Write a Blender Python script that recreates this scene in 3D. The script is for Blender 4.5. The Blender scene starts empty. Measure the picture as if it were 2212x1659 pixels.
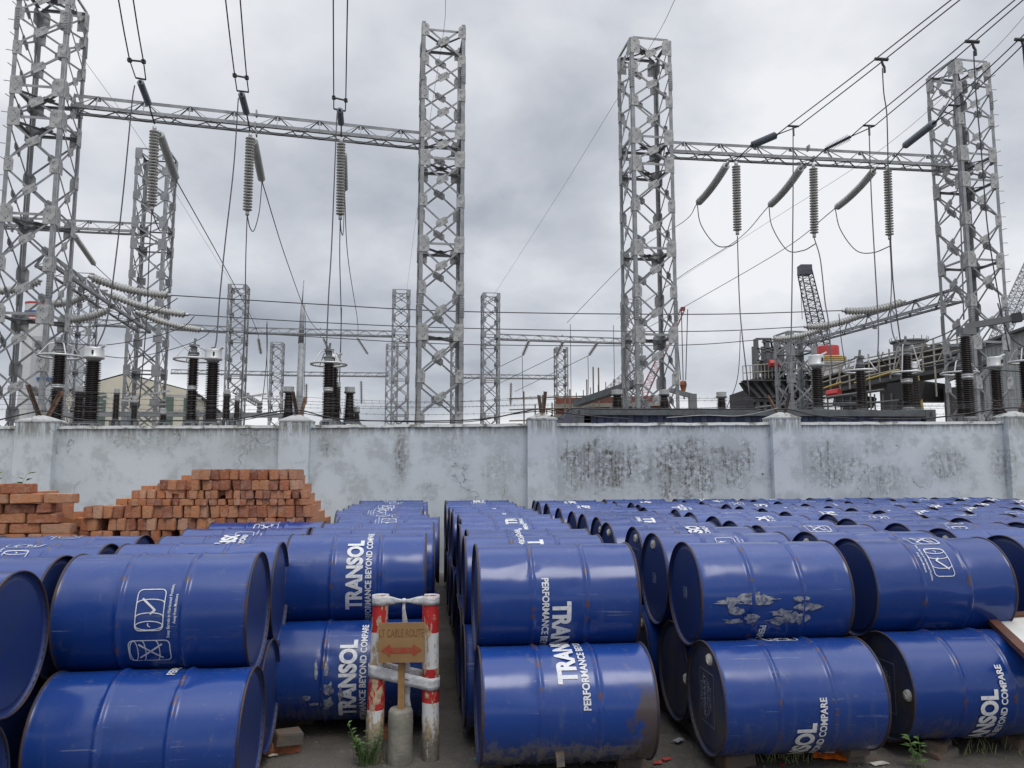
import bpy, bmesh, math, random
from mathutils import Vector, Matrix, noise
R = math.radians
rnd = random.Random(7)

# ---------------------------------------------------------------- camera, sky, sun, exposure
EYE = 1.57
TH = R(6.4)
FPX = 769.0
sc = bpy.context.scene
col = sc.collection
cd = bpy.data.cameras.new('camera')
cam = bpy.data.objects.new('camera', cd)
col.objects.link(cam)
cam.location = (0, 0, EYE)
cam.rotation_euler = (R(90) + TH, 0, 0)
cd.sensor_width = 36.0
cd.lens = FPX / 1024 * 36.0
cd.clip_start = 0.05
cd.clip_end = 5000
sc.camera = cam
SUN_EL, SUN_AZ = 58, 155      # azimuth measured clockwise from +Y
sc.view_settings.view_transform = 'Standard'
sc.view_settings.look = 'None'
sc.view_settings.gamma = 1
sc.view_settings.exposure = 0.0

def NT(nt):
    """small node helper"""
    class H: pass
    h = H(); N = nt.nodes; L = nt.links
    def node(t, **kw):
        n = N.new(t)
        for k, v in kw.items():
            if k == 'inp':
                for i, val in v.items():
                    if hasattr(val, 'is_linked') or isinstance(val, bpy.types.NodeSocket): L.new(val, n.inputs[i])
                    else: n.inputs[i].default_value = val
            else: setattr(n, k, v)
        return n
    def math_(op, a, b=0.0, c=0.0, clamp=False):
        n = N.new('ShaderNodeMath'); n.operation = op; n.use_clamp = clamp
        for i, v in enumerate((a, b, c)):
            if isinstance(v, bpy.types.NodeSocket): L.new(v, n.inputs[i])
            else: n.inputs[i].default_value = v
        return n.outputs[0]
    def mix(f, a, b, blend='MIX'):
        n = N.new('ShaderNodeMix'); n.data_type = 'RGBA'; n.blend_type = blend
        for i, v in ((0, f), (6, a), (7, b)):
            if isinstance(v, bpy.types.NodeSocket): L.new(v, n.inputs[i])
            else: n.inputs[i].default_value = v if i == 0 else (v[0], v[1], v[2], 1)
        return n.outputs[2]
    def noise_(vec, scale, detail=4, rough=0.55, dist=0.0):
        n = N.new('ShaderNodeTexNoise')
        if vec is not None: L.new(vec, n.inputs['Vector'])
        n.inputs['Scale'].default_value = scale; n.inputs['Detail'].default_value = detail
        n.inputs['Roughness'].default_value = rough; n.inputs['Distortion'].default_value = dist
        return n.outputs[0]
    def ss(x, lo, hi):
        n = N.new('ShaderNodeMapRange'); n.interpolation_type = 'SMOOTHSTEP'
        L.new(x, n.inputs[0]); n.inputs[1].default_value = lo; n.inputs[2].default_value = hi
        n.inputs[3].default_value = 0; n.inputs[4].default_value = 1
        return n.outputs[0]
    def vscale(vec, s):
        n = N.new('ShaderNodeMapping'); L.new(vec, n.inputs[0]); n.inputs['Scale'].default_value = s
        return n.outputs[0]
    h.node, h.math, h.mix, h.noise, h.ss, h.vscale, h.N, h.L = node, math_, mix, noise_, ss, vscale, N, L
    return h

w = bpy.data.worlds.new("World"); sc.world = w; w.use_nodes = True
w.node_tree.nodes.clear()
h = NT(w.node_tree)
sky = h.node('ShaderNodeTexSky', sky_type='NISHITA', sun_disc=False)
sky.sun_elevation = R(SUN_EL); sky.sun_rotation = R(SUN_AZ)
tc = h.node('ShaderNodeTexCoord')
sep = h.node('ShaderNodeSeparateXYZ', inp={0: tc.outputs['Generated']})
zc = h.math('MAXIMUM', sep.outputs[2], 0.0)
den = h.math('ADD', zc, 0.42)
cx = h.math('DIVIDE', sep.outputs[0], den); cy = h.math('DIVIDE', sep.outputs[1], den)
comb = h.node('ShaderNodeCombineXYZ', inp={0: cx, 1: cy, 2: 3.1})
n1 = h.noise(comb.outputs[0], 1.25, 3, 0.45, 0.3)
n2 = h.noise(comb.outputs[0], 3.4, 7, 0.52, 0.25)
# lumpy cloud edges: smoothed cells broken up by noise
wrp = h.node('ShaderNodeTexNoise', inp={'Vector': comb.outputs[0], 'Scale': 2.2, 'Detail': 6.0, 'Roughness': 0.55})
wv_ = h.node('ShaderNodeVectorMath', operation='SCALE', inp={0: wrp.outputs['Color'], 'Scale': 0.75})
wa = h.node('ShaderNodeVectorMath', operation='ADD', inp={0: comb.outputs[0], 1: wv_.outputs[0]})
cel = h.node('ShaderNodeTexVoronoi', feature='SMOOTH_F1', inp={'Vector': wa.outputs[0], 'Scale': 1.9, 'Smoothness': 0.35})
puff = h.math('SUBTRACT', 0.75, cel.outputs['Distance'])
nn = h.math('ADD', h.math('ADD', h.math('MULTIPLY', n1, 0.52), h.math('MULTIPLY', n2, 0.26)), h.math('MULTIPLY', puff, 0.26))
nn = h.math('ADD', nn, 0.015)
# darker bank of cloud between 8 and 22 degrees up, paler at the horizon and overhead, brighter to the right
bank = h.math('MULTIPLY', h.ss(zc, 0.03, 0.20), h.math('SUBTRACT', 1.0, h.ss(zc, 0.27, 0.47)))
val = h.math('ADD', h.math('MULTIPLY', h.math('SUBTRACT', nn, 0.5), 3.9), 0.86)
val = h.math('SUBTRACT', val, h.math('MULTIPLY', bank, 0.30))
val = h.math('ADD', val, h.math('MULTIPLY', h.ss(sep.outputs[0], 0.0, 0.7), 0.16))
val = h.math('ADD', val, h.math('MULTIPLY', h.math('SUBTRACT', 1.0, h.ss(zc, 0.0, 0.14)), 0.34), clamp=True)
ramp = h.node('ShaderNodeValToRGB', inp={0: val})
cr = ramp.color_ramp
cr.elements[0].position = 0.0; cr.elements[0].color = (0.30, 0.335, 0.395, 1)
cr.elements[1].position = 1.0; cr.elements[1].color = (0.90, 0.915, 0.945, 1)
e = cr.elements.new(0.5); e.color = (0.58, 0.608, 0.67, 1)
bright = h.math('ADD', 10.0, h.math('MULTIPLY', h.ss(sep.outputs[2], 0.56, 0.92), 15.0))
cl = h.node('ShaderNodeVectorMath', operation='SCALE', inp={0: ramp.outputs[0], 'Scale': bright})
mx = h.mix(0.95, sky.outputs[0], cl.outputs[0])
bg = h.node('ShaderNodeBackground', inp={0: mx, 1: 0.1})
wo = h.node('ShaderNodeOutputWorld', inp={0: bg.outputs[0]})

sl = bpy.data.lights.new('sun', 'SUN'); sl.energy = 1.0; sl.angle = R(25); sl.color = (1, 0.96, 0.9)
so = bpy.data.objects.new('sun', sl); col.objects.link(so)
sd = Vector((math.sin(R(SUN_AZ)) * math.cos(R(SUN_EL)), math.cos(R(SUN_AZ)) * math.cos(R(SUN_EL)), math.sin(R(SUN_EL))))
so.rotation_euler = sd.to_track_quat('Z', 'Y').to_euler()

# ---------------------------------------------------------------- helpers
SC = 2212 / 1024.0
def ray(sx, sy):
    xn = (sx / SC - 512) / FPX; yn = (384 - sy / SC) / FPX
    return Vector((xn, math.cos(TH) - yn * math.sin(TH), math.sin(TH) + yn * math.cos(TH)))
def P(sx, sy, D):
    d = ray(sx, sy); return Vector((0, 0, EYE)) + d * (D / d.y)
def PZ(sx, sy, z):
    d = ray(sx, sy); return Vector((0, 0, EYE)) + d * ((z - EYE) / d.z)

class MB:
    def __init__(s): s.v = []; s.f = []; s.m = []; s.mi = 0
    def quad(s, a, b, c, d):
        n = len(s.v); s.v += [tuple(a), tuple(b), tuple(c), tuple(d)]; s.f.append((n, n+1, n+2, n+3)); s.m.append(s.mi)
    def box(s, x0, x1, y0, y1, z0, z1, M=None):
        n = len(s.v)
        p = [(x0,y0,z0),(x1,y0,z0),(x1,y1,z0),(x0,y1,z0),(x0,y0,z1),(x1,y0,z1),(x1,y1,z1),(x0,y1,z1)]
        if M is not None: p = [tuple(M @ Vector(q)) for q in p]
        s.v += p
        for f in ((0,3,2,1),(4,5,6,7),(0,1,5,4),(1,2,6,5),(2,3,7,6),(3,0,4,7)): s.f.append(tuple(n+i for i in f)); s.m.append(s.mi)
    def bar(s, a, b, w, t, nrm=None):
        """flat bar from a to b; w across, t along the normal nrm"""
        a = Vector(a); b = Vector(b); d = (b - a)
        if d.length < 1e-6: return
        d.normalize()
        n = Vector(nrm) if nrm is not None else (Vector((0,0,1)) if abs(d.z) < .9 else Vector((1,0,0)))
        s_ = d.cross(n).normalized(); n = s_.cross(d).normalized()
        k = len(s.v)
        for p in (a, b):
            for (i, j) in ((-1,-1),(1,-1),(1,1),(-1,1)): s.v.append(tuple(p + s_*(w/2*i) + n*(t/2*j)))
        for f in ((0,3,2,1),(4,5,6,7),(0,1,5,4),(1,2,6,5),(2,3,7,6),(3,0,4,7)): s.f.append(tuple(k+i for i in f)); s.m.append(s.mi)
    def ell(s, a, b, w, t, n1, n2):
        """angle iron: two flanges leaving the edge line a-b along n1 and n2"""
        a = Vector(a); b = Vector(b); n1 = Vector(n1).normalized(); n2 = Vector(n2).normalized()
        s.bar(a + n1*w/2, b + n1*w/2, w, t, n2)
        s.bar(a + n2*(w/2+t*.6), b + n2*(w/2+t*.6), w-t*1.0, t, n1)
    def tube(s, pts, r, k=6, cap=True):
        pts = [Vector(p) for p in pts]; n0 = len(s.v); ref = None
        rr = r if isinstance(r, (list, tuple)) else [r]*len(pts)
        for i, p in enumerate(pts):
            d = (pts[min(i+1, len(pts)-1)] - pts[max(i-1, 0)]).normalized()
            if ref is None: ref = Vector((0,0,1)) if abs(d.z) < .9 else Vector((1,0,0))
            u = d.cross(ref).normalized(); v = u.cross(d).normalized(); ref = v
            for j in range(k):
                a = 2*math.pi*j/k; s.v.append(tuple(p + (u*math.cos(a) + v*math.sin(a))*rr[i]))
        for i in range(len(pts)-1):
            for j in range(k):
                a = n0+i*k+j; b = n0+i*k+(j+1)%k; s.f.append((a, b, b+k, a+k)); s.m.append(s.mi)
        if cap:
            s.f.append(tuple(n0+j for j in range(k))); s.m.append(s.mi)
            s.f.append(tuple(n0+(len(pts)-1)*k+j for j in reversed(range(k)))); s.m.append(s.mi)
    def lathe(s, prof, k=12, M=None):
        """prof: (r,z) list round local Z"""
        n0 = len(s.v)
        for (r, z) in prof:
            for j in range(k):
                a = 2*math.pi*j/k; p = Vector((r*math.cos(a), r*math.sin(a), z))
                if M is not None: p = M @ p
                s.v.append(tuple(p))
        for i in range(len(prof)-1):
            for j in range(k):
                a = n0+i*k+j; b = n0+i*k+(j+1)%k; s.f.append((a, b, b+k, a+k)); s.m.append(s.mi)
    def disc(s, c, n, r, k=6):
        c = Vector(c); n = Vector(n).normalized(); u = n.orthogonal().normalized(); v = n.cross(u); n0 = len(s.v)
        for j in range(k):
            a = 2*math.pi*j/k; s.v.append(tuple(c + u*math.cos(a)*r + v*math.sin(a)*r))
        s.f.append(tuple(range(n0, n0+k))); s.m.append(s.mi)
    def plate(s, outline, n, t):
        """polygon prism: outline points (coplanar), extruded along n by t"""
        n = Vector(n).normalized(); k = len(outline); n0 = len(s.v)
        for p in outline: s.v.append(tuple(Vector(p) + n*t/2))
        for p in outline: s.v.append(tuple(Vector(p) - n*t/2))
        s.f.append(tuple(range(n0, n0+k))); s.m.append(s.mi)
        s.f.append(tuple(reversed(range(n0+k, n0+2*k)))); s.m.append(s.mi)
        for j in range(k):
            q = (j+1) % k; s.f.append((n0+j, n0+k+j, n0+k+q, n0+q)); s.m.append(s.mi)
    def mesh(s, name, mats, smooth=False, fix=True):
        me = bpy.data.meshes.new(name); me.from_pydata(s.v, [], s.f)
        for m in (mats if isinstance(mats, (list, tuple)) else [mats]): me.materials.append(m)
        for p, i in zip(me.polygons, s.m): p.material_index = i; p.use_smooth = smooth
        if fix:
            bm = bmesh.new(); bm.from_mesh(me); bmesh.ops.recalc_face_normals(bm, faces=bm.faces); bm.to_mesh(me); bm.free()
        me.update(); return me
    def obj(s, name, mats, parent=None, smooth=False, fix=True):
        return link(name, s.mesh(name, mats, smooth, fix), parent)

def link(name, data, parent=None):
    o = bpy.data.objects.new(name, data); col.objects.link(o)
    if parent is not None: o.parent = parent
    return o
def empty(name, loc=(0,0,0), rz=0):
    o = bpy.data.objects.new(name, None); col.objects.link(o); o.empty_display_size = .2
    o.location = loc; o.rotation_euler = (0,0,rz); return o
LABELS = {}
def tag(o, label, cat, group=None, kind=None):
    if label: o['label'] = label
    if cat: o['category'] = cat
    if group: o['group'] = group
    if kind: o['kind'] = kind
    return o
def struct(o): o['kind'] = 'structure'; return o
def copy_tree(o, parent=None):
    c = o.copy(); col.objects.link(c); c.parent = parent
    for ch in list(o.children): copy_tree(ch, c)
    return c
def spline(pts, n=10):
    pts = [Vector(p) for p in pts]
    if len(pts) < 3: return [pts[0].lerp(pts[-1], i/n) for i in range(n+1)]
    q = [2*pts[0]-pts[1]] + pts + [2*pts[-1]-pts[-2]]; out = []
    for i in range(1, len(q)-2):
        for j in range(n):
            t = j/n; a, b, c, d = q[i-1], q[i], q[i+1], q[i+2]
            out.append(.5*((2*b) + (c-a)*t + (2*a-5*b+4*c-d)*t*t + (3*b-a-3*c+d)*t**3))
    out.append(pts[-1]); return out

# ---------------------------------------------------------------- materials
def mat(name, c, rough=.6, metal=0.0, var=0.0, vscale=3.0, bump=0.0, bscale=40, c2=None, spec=.5, coat=0):
    m = bpy.data.materials.new(name); m.use_nodes = True; h = NT(m.node_tree)
    b = h.N['Principled BSDF']; b.inputs['Roughness'].default_value = rough; b.inputs['Metallic'].default_value = metal
    b.inputs['Specular IOR Level'].default_value = spec; b.inputs['Coat Weight'].default_value = coat
    b.inputs['Base Color'].default_value = (*c, 1)
    tc = h.node('ShaderNodeTexCoord')
    if var or c2:
        n = h.noise(tc.outputs['Object'], vscale, 6, .6)
        f = h.ss(n, .5-.18, .5+.18)
        cc = c2 if c2 else tuple(min(1, x*(1-var)) for x in c)
        h.L.new(h.mix(f, c, cc), b.inputs['Base Color'])
    if bump:
        n = h.noise(tc.outputs['Object'], bscale, 5, .6)
        bp = h.node('ShaderNodeBump', inp={'Height': n, 'Strength': bump, 'Distance': .01})
        h.L.new(bp.outputs[0], b.inputs['Normal'])
    return m
M_GALV = mat('galvanised_steel', (.31,.32,.33), .55, .3, c2=(.19,.20,.21), vscale=2.2, bump=.15)
M_PLATE = mat('gusset_steel', (.44,.44,.43), .6, .15, c2=(.25,.26,.27), vscale=7, bump=.2)
M_BOLT = mat('bolt_steel', (.03,.03,.03), .6, .2)
M_DARKSTEEL = mat('dark_steel', (.06,.062,.066), .6, .3, var=.3)
M_GREYPAINT = mat('grey_painted_steel', (.20,.21,.215), .55, .2, var=.25)
M_WIRE = mat('conductor', (.07,.07,.075), .6, .4)
M_CABLE = mat('black_cable', (.02,.02,.022), .5)
M_SHED = mat('grey_silicone', (.42,.43,.42), .5, c2=(.34,.35,.34))
M_SHEDW = mat('white_porcelain', (.52,.52,.50), .4, c2=(.42,.42,.41))
M_SHEDB = mat('blue_grey_silicone', (.16,.19,.22), .45, c2=(.13,.155,.18))
M_BROWN = mat('brown_porcelain', (.016,.008,.007), .4, c2=(.011,.006,.0055))
M_ALU = mat('cast_aluminium', (.55,.56,.56), .4, .4, var=.15)
M_RUST = mat('rusty_iron', (.10,.055,.035), .85, .1, c2=(.045,.032,.026), vscale=9, bump=.3)
M_RUSTL = mat('light_rusty_iron', (.20,.11,.07), .85, .1, c2=(.12,.075,.05), vscale=9, bump=.3)
M_WHITE = mat('white_stencil', (.62,.63,.65), .55, c2=(.50,.51,.54), vscale=14)
h = NT(M_WHITE.node_tree); b = h.N['Principled BSDF']; tcw = h.node('ShaderNodeTexCoord'); oiw = h.node('ShaderNodeObjectInfo')
rvw = h.node('ShaderNodeCombineXYZ', inp={0: h.math('MULTIPLY', oiw.outputs['Random'], 53), 1: 0.0, 2: 0.0}); vw = h.node('ShaderNodeVectorMath', operation='ADD', inp={0: tcw.outputs['Object'], 1: rvw.outputs[0]})
wn = h.math('ADD', h.noise(vw.outputs[0], 55, 5, .7), h.math('MULTIPLY', h.math('SUBTRACT', h.noise(vw.outputs[0], 5, 3, .5), .5), .5))
h.L.new(h.mix(h.ss(wn, .71, .75), h.mix(h.ss(wn, .48, .66), (.64,.65,.67), (.46,.48,.54)), (.04,.08,.24)), b.inputs['Base Color'])
M_WHITEOLD = mat('worn_stencil', (.36,.40,.48), .6, c2=(.18,.22,.32), vscale=30)
M_PLUG = mat('white_plastic_plug', (.62,.60,.54), .5, var=.3, vscale=20)
M_REDW = mat('red_seal', (.35,.03,.02), .5)
M_TAPE = mat('white_plastic_tape', (.62,.63,.65), .5, var=.25, vscale=30, bump=.9, bscale=38)
M_SCRAP = mat('grey_plastic_scrap', (.45,.47,.5), .35, var=.4, vscale=25)

# ---------------------------------------------------------------- ground
m = bpy.data.materials.new('wet_earth'); m.use_nodes = True; h = NT(m.node_tree); b = h.N['Principled BSDF']
geo = h.node('ShaderNodeNewGeometry')
na = h.noise(geo.outputs['Position'], .9, 8, .65); nb = h.noise(geo.outputs['Position'], 14, 6, .7); nc = h.noise(geo.outputs['Position'], 70, 4, .7)
c0 = h.mix(h.ss(na, .35, .65), (.072,.065,.056), (.120,.108,.092))
c0 = h.mix(h.math('MULTIPLY', h.ss(h.noise(geo.outputs['Position'], 2.3, 7, .7), .54, .66), .7), c0, (.040,.037,.034))
c0 = h.mix(h.math('MULTIPLY', h.ss(h.noise(geo.outputs['Position'], 5.1, 8, .75), .60, .70), .45), c0, (.16,.085,.055))
c0 = h.mix(h.math('MULTIPLY', h.ss(nb, .45, .75), .6), c0, (.150,.136,.115))
c0 = h.mix(h.math('MULTIPLY', h.ss(nc, .62, .72), .5), c0, (.22,.20,.17))
h.L.new(c0, b.inputs['Base Color'])
h.L.new(h.math('SUBTRACT', .95, h.math('MULTIPLY', h.ss(na, .5, .75), .25)), b.inputs['Roughness'])
hh = h.math('ADD', h.math('MULTIPLY', nb, .5), h.math('MULTIPLY', nc, .25))
bp = h.node('ShaderNodeBump', inp={'Height': hh, 'Strength': .9, 'Distance': .03}); h.L.new(bp.outputs[0], b.inputs['Normal'])
M_EARTH = m
mb = MB()
GX = [-1500,-300,-60,-20,-8] + [-6+.25*i for i in range(49)] + [8,20,60,300,1500]
GY = [-60,-20,-4,0] + [1.5+.2*i for i in range(30)] + [8.5,10,14,25,60,200,900,3000]
def gz(x, y):
    if -7 < x < 7 and 1.4 < y < 8: return .018*noise.noise(Vector((x*1.3, y*1.3, 0))) + .012*noise.noise(Vector((x*4, y*4, 3)))
    return 0
for y in GY:
    for x in GX: mb.v.append((x, y, gz(x, y)))
nx = len(GX)
for j in range(len(GY)-1):
    for i in range(nx-1):
        a = j*nx+i; mb.f.append((a, a+1, a+nx+1, a+nx)); mb.m.append(0)
struct(mb.obj('ground', M_EARTH, smooth=True, fix=False))

# ---------------------------------------------------------------- drums
m = bpy.data.materials.new('blue_drum_paint'); m.use_nodes = True; h = NT(m.node_tree); b = h.N['Principled BSDF']
oi = h.node('ShaderNodeObjectInfo'); tcn = h.node('ShaderNodeTexCoord'); geo = h.node('ShaderNodeNewGeometry')
ofs = h.node('ShaderNodeVectorMath', operation='ADD', inp={0: tcn.outputs['Object']})
rv = h.node('ShaderNodeCombineXYZ', inp={0: h.math('MULTIPLY', oi.outputs['Random'], 37), 1: h.math('MULTIPLY', oi.outputs['Random'], 91), 2: 0.0})
h.L.new(rv.outputs[0], ofs.inputs[1]); V = ofs.outputs[0]
base = h.mix(oi.outputs['Random'], (.006,.034,.180), (.011,.048,.235))
n1 = h.noise(V, 2.5, 6, .6); n2 = h.noise(V, 18, 6, .65); n3 = h.noise(h.vscale(V, (9, 60, 60)), 1, 5, .6)
c = h.mix(h.math('MULTIPLY', h.ss(n1, .45, .72), .25), base, (.035,.060,.20))
# scuffs and fine dust
grime = h.math('ADD', .35, h.math('MULTIPLY', oi.outputs['Random'], 1.1))
run = h.noise(h.vscale(geo.outputs['Position'], (26, 26, 1.6)), 1, 4, .6)
c = h.mix(h.math('MULTIPLY', h.math('MULTIPLY', h.ss(run, .56, .70), h.ss(n1, .40, .60)), h.math('MULTIPLY', grime, .20)), c, (.13,.14,.17))
scr = h.noise(h.vscale(V, (3, 55, 110)), 1, 3, .5)
c = h.mix(h.math('MULTIPLY', h.math('MULTIPLY', h.ss(scr, .66, .69), h.ss(n1, .48, .62)), .5), c, (.22,.24,.32))
c = h.mix(h.math('MULTIPLY', h.ss(n2, .60, .74), h.math('MULTIPLY', grime, .30)), c, (.12,.135,.19))
c = h.mix(h.math('MULTIPLY', h.ss(h.noise(V, 7, 8, .75), .60, .66), h.math('MULTIPLY', grime, .18)), c, (.20,.19,.17))
c = h.mix(h.math('MULTIPLY', h.ss(n3, .70, .80), .5), c, (.18,.19,.24))
# small rust marks on the rolling hoops
sp = h.node('ShaderNodeSeparateXYZ', inp={0: tcn.outputs['Object']})
ax = h.math('ABSOLUTE', sp.outputs[0])
hoop = h.math('SUBTRACT', 1.0, h.ss(h.math('ABSOLUTE', h.math('SUBTRACT', ax, .147)), .006, .016))
rs = h.math('MULTIPLY', hoop, h.ss(n2, .53, .62))
c = h.mix(h.math('MULTIPLY', rs, .8), c, (.10,.045,.018))
# rust creeping in from the rims
edge = h.ss(ax, .405, .44)
c = h.mix(h.math('MULTIPLY', edge, h.ss(n2, .5, .68)), c, (.07,.035,.02))
# splashed mud near the ground
gp = h.node('ShaderNodeSeparateXYZ', inp={0: geo.outputs['Position']})
mudh = h.math('ADD', gp.outputs[2], h.math('MULTIPLY', h.math('SUBTRACT', n2, .5), .45))
mud = h.math('SUBTRACT', 1.0, h.ss(mudh, .06, .30))
st = h.noise(h.vscale(V, (30, 5, 5)), 1, 5, .7)
mud = h.math('MULTIPLY', mud, h.ss(st, .40, .62))
c = h.mix(h.math('MULTIPLY', mud, .78), c, (.11,.10,.09))
h.L.new(c, b.inputs['Base Color'])
ro = h.math('ADD', .17, h.math('MULTIPLY', h.ss(n1, .3, .7), .12))
ro = h.math('ADD', ro, h.math('MULTIPLY', mud, .4)); h.L.new(ro, b.inputs['Roughness'])
bp = h.node('ShaderNodeBump', inp={'Height': h.noise(V, 3.2, 2, .5), 'Strength': .35, 'Distance': .02})
bp2 = h.node('ShaderNodeBump', inp={'Height': h.noise(V, 260, 2, .5), 'Strength': .03, 'Distance': .001, 'Normal': bp.outputs[0]})
h.L.new(bp2.outputs[0], b.inputs['Normal']); b.inputs['Specular IOR Level'].default_value = .55
M_DRUM = m
# heavily weathered variant for the muddy front drum
M_MUDDY = m.copy(); M_MUDDY.name = 'muddy_drum_paint'
h = NT(M_MUDDY.node_tree); b = h.N['Principled BSDF']
old = b.inputs['Base Color'].links[0].from_socket
geo = h.node('ShaderNodeNewGeometry'); tcn = h.node('ShaderNodeTexCoord')
gp = h.node('ShaderNodeSeparateXYZ', inp={0: geo.outputs['Position']})
pn = h.noise(h.vscale(geo.outputs['Position'], (9, 9, 5)), 1, 8, .75)
lim = h.math('ADD', gp.outputs[2], h.math('MULTIPLY', h.math('SUBTRACT', pn, .5), .75))
mk = h.math('MULTIPLY', h.math('SUBTRACT', 1.0, h.ss(lim, .20, .25)), h.ss(pn, .40, .50)); mk2 = h.math('SUBTRACT', 1.0, h.ss(lim, .10, .115))
c = h.mix(h.math('MULTIPLY', mk, .8), old, (.17,.155,.125))
c = h.mix(mk2, c, (.035,.045,.095))
rx = h.math('ADD', h.math('MULTIPLY', gp.outputs[0], 1.0), h.math('MULTIPLY', h.math('SUBTRACT', pn, .5), .75))
rk = h.math('MULTIPLY', h.ss(rx, .60, .66), h.math('SUBTRACT', 1.0, h.ss(gp.outputs[2], .42, .56)))
c = h.mix(h.math('MULTIPLY', rk, .9), c, (.075,.055,.042))
h.L.new(c, b.inputs['Base Color'])
M_LID = mat('blue_lid_paint', (.012,.030,.14), .42, c2=(.018,.034,.12), vscale=5, bump=.1, bscale=8)
M_LIDOLD = mat('grimy_lid_paint', (.024,.034,.085), .5, c2=(.065,.062,.066), vscale=6, bump=.1, bscale=8)
M_RIM = mat('rusty_rim', (.014,.020,.055), .6, .1, c2=(.060,.034,.022), vscale=7, bump=.2)

RD, HL = .2855, .44
def shell_mesh(name, seed, material):
    xs = []
    def hoopf(x):
        for c0 in (-.147, .147):
            d = abs(x-c0)
            if d < .019: return .0095*(1+math.cos(math.pi*d/.019))/2
        return 0
    x = -HL
    stops = [-.44,-.436,-.428,-.415,-.39,-.33,-.27,-.21,-.175]
    hs = [-.166,-.160,-.154,-.147,-.140,-.134,-.128]
    mid = [-.12,-.08,-.04,0,.04,.08,.12]
    xs = stops + hs + mid + [-q for q in reversed(hs)] + [-q for q in reversed(stops)]
    K = 72; mb = MB()
    for x in xs:
        for j in range(K):
            a = 2*math.pi*j/K
            r = RD + hoopf(x)
            if abs(x) > .43: r += .004
            env = 1 - (abs(x)/.44)**4
            d = noise.noise(Vector((x*4, math.cos(a)*1.2+seed, math.sin(a)*1.2)))*.0032*env
            d -= max(0, noise.noise(Vector((x*7+5, math.cos(a)*2.2+seed, math.sin(a)*2.2)))-.30)*.032*env
            r += d
            mb.v.append((x, -r*math.cos(a), r*math.sin(a)))
    for i in range(len(xs)-1):
        for j in range(K):
            a = i*K+j; b = i*K+(j+1) % K; mb.f.append((a, b, b+K, a+K)); mb.m.append(0)
    return mb.mesh(name, material, True)
SHELLS = [shell_mesh('shell', s, M_DRUM) for s in (1.3, 7.7, 15.1)]
SHELL_MUD = shell_mesh('shell', 4.2, M_MUDDY)
def rim_mesh():
    mb = MB(); prof = [(.289,-.006),(.2925,-.003),(.2925,.003),(.290,.006),(.286,.006),(.283,.001),(.283,-.006)]
    Mx = Matrix.Rotation(R(90), 4, 'Y'); mb.lathe(prof+[prof[0]], 64, Mx); return mb.mesh('rim', M_RIM, True)
RIM = rim_mesh()
def lid_mesh(matl):
    mb = MB(); Mx = Matrix.Rotation(R(90), 4, 'Y')
    mb.lathe([(.284,.004),(.281,-.012),(.262,-.013),(.255,-.008),(.25,-.008),(.12,-.0075),(.0001,-.007)], 48, Mx); return mb.mesh('lid', matl, True)
LID = lid_mesh(M_LID); LIDO = lid_mesh(M_LIDOLD)
def plug_mesh():
    mb = MB(); Mx = Matrix.Rotation(R(90), 4, 'Y')
    mb.lathe([(.0001,.012),(.022,.012),(.030,.006),(.032,-.004)], 14, Mx)
    mb.box(.012,.016,-.022,.022,-.004,.004); return mb.mesh('plug', M_PLUG)
PLUG = plug_mesh()

def text_tris(body, bold=.03, italic=0):
    cu = bpy.data.curves.new('t', 'FONT'); cu.body = body; cu.size = 1; cu.offset = bold; cu.resolution_u = 4
    o = bpy.data.objects.new('t', cu); col.objects.link(o)
    me = bpy.data.meshes.new_from_object(o)
    bpy.data.objects.remove(o); bpy.data.curves.remove(cu)
    return me
def fit_text(bm, body, x0, x1, y0, y1, bold=.03):
    """add text to bmesh, stretched to fill the given rectangle"""
    me = text_tris(body, bold); vs = [v.co.copy() for v in me.vertices]
    ax, bx = min(v.x for v in vs), max(v.x for v in vs); ay, by = min(v.y for v in vs), max(v.y for v in vs)
    vv = [bm.verts.new((x0+(v.x-ax)/(bx-ax)*(x1-x0), y0+(v.y-ay)/(by-ay)*(y1-y0), 0)) for v in vs]
    for p in me.polygons:
        try: bm.faces.new([vv[i] for i in p.vertices])
        except ValueError: pass
    bpy.data.meshes.remove(me)
def strip(bm, pts, wd, closed=False):
    n = len(pts)
    rng = range(n if closed else n-1)
    for i in rng:
        a = Vector(pts[i]).to_3d(); b_ = Vector(pts[(i+1) % n]).to_3d(); d = (b_-a).normalized(); s = Vector((-d.y, d.x, 0))*wd/2; e = d*wd*.35
        bm.faces.new([bm.verts.new(q) for q in (a-e-s, b_+e-s, b_+e+s, a-e+s)])
def wrap(bm, name, material, phi0, rad):
    """text plane (tx = along circumference, ty) -> cylinder: x = -ty, angle = phi0 + tx/r"""
    xs = [v.co.x for v in bm.verts]; x = min(xs)
    while x < max(xs):
        x += .018
        g = bm.verts[:] + bm.edges[:] + bm.faces[:]
        bmesh.ops.bisect_plane(bm, geom=g, plane_co=(x,0,0), plane_no=(1,0,0))
    for v in bm.verts:
        a = phi0 + v.co.x/rad; v.co = Vector((-v.co.y, -rad*math.cos(a), rad*math.sin(a)))
    me = bpy.data.meshes.new(name); bm.to_mesh(me); bm.free(); me.materials.append(material); return me
TR = RD + .0042
bm = bmesh.new()
fit_text(bm, 'TRANSOL', -.240, .240, -.045, .060, .045)
fit_text(bm, 'PERFORMANCE BEYOND COMPARE', -.365, .365, -.099, -.060, .03)
LETTER = wrap(bm, 'lettering', M_WHITE, 0, TR)
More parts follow.
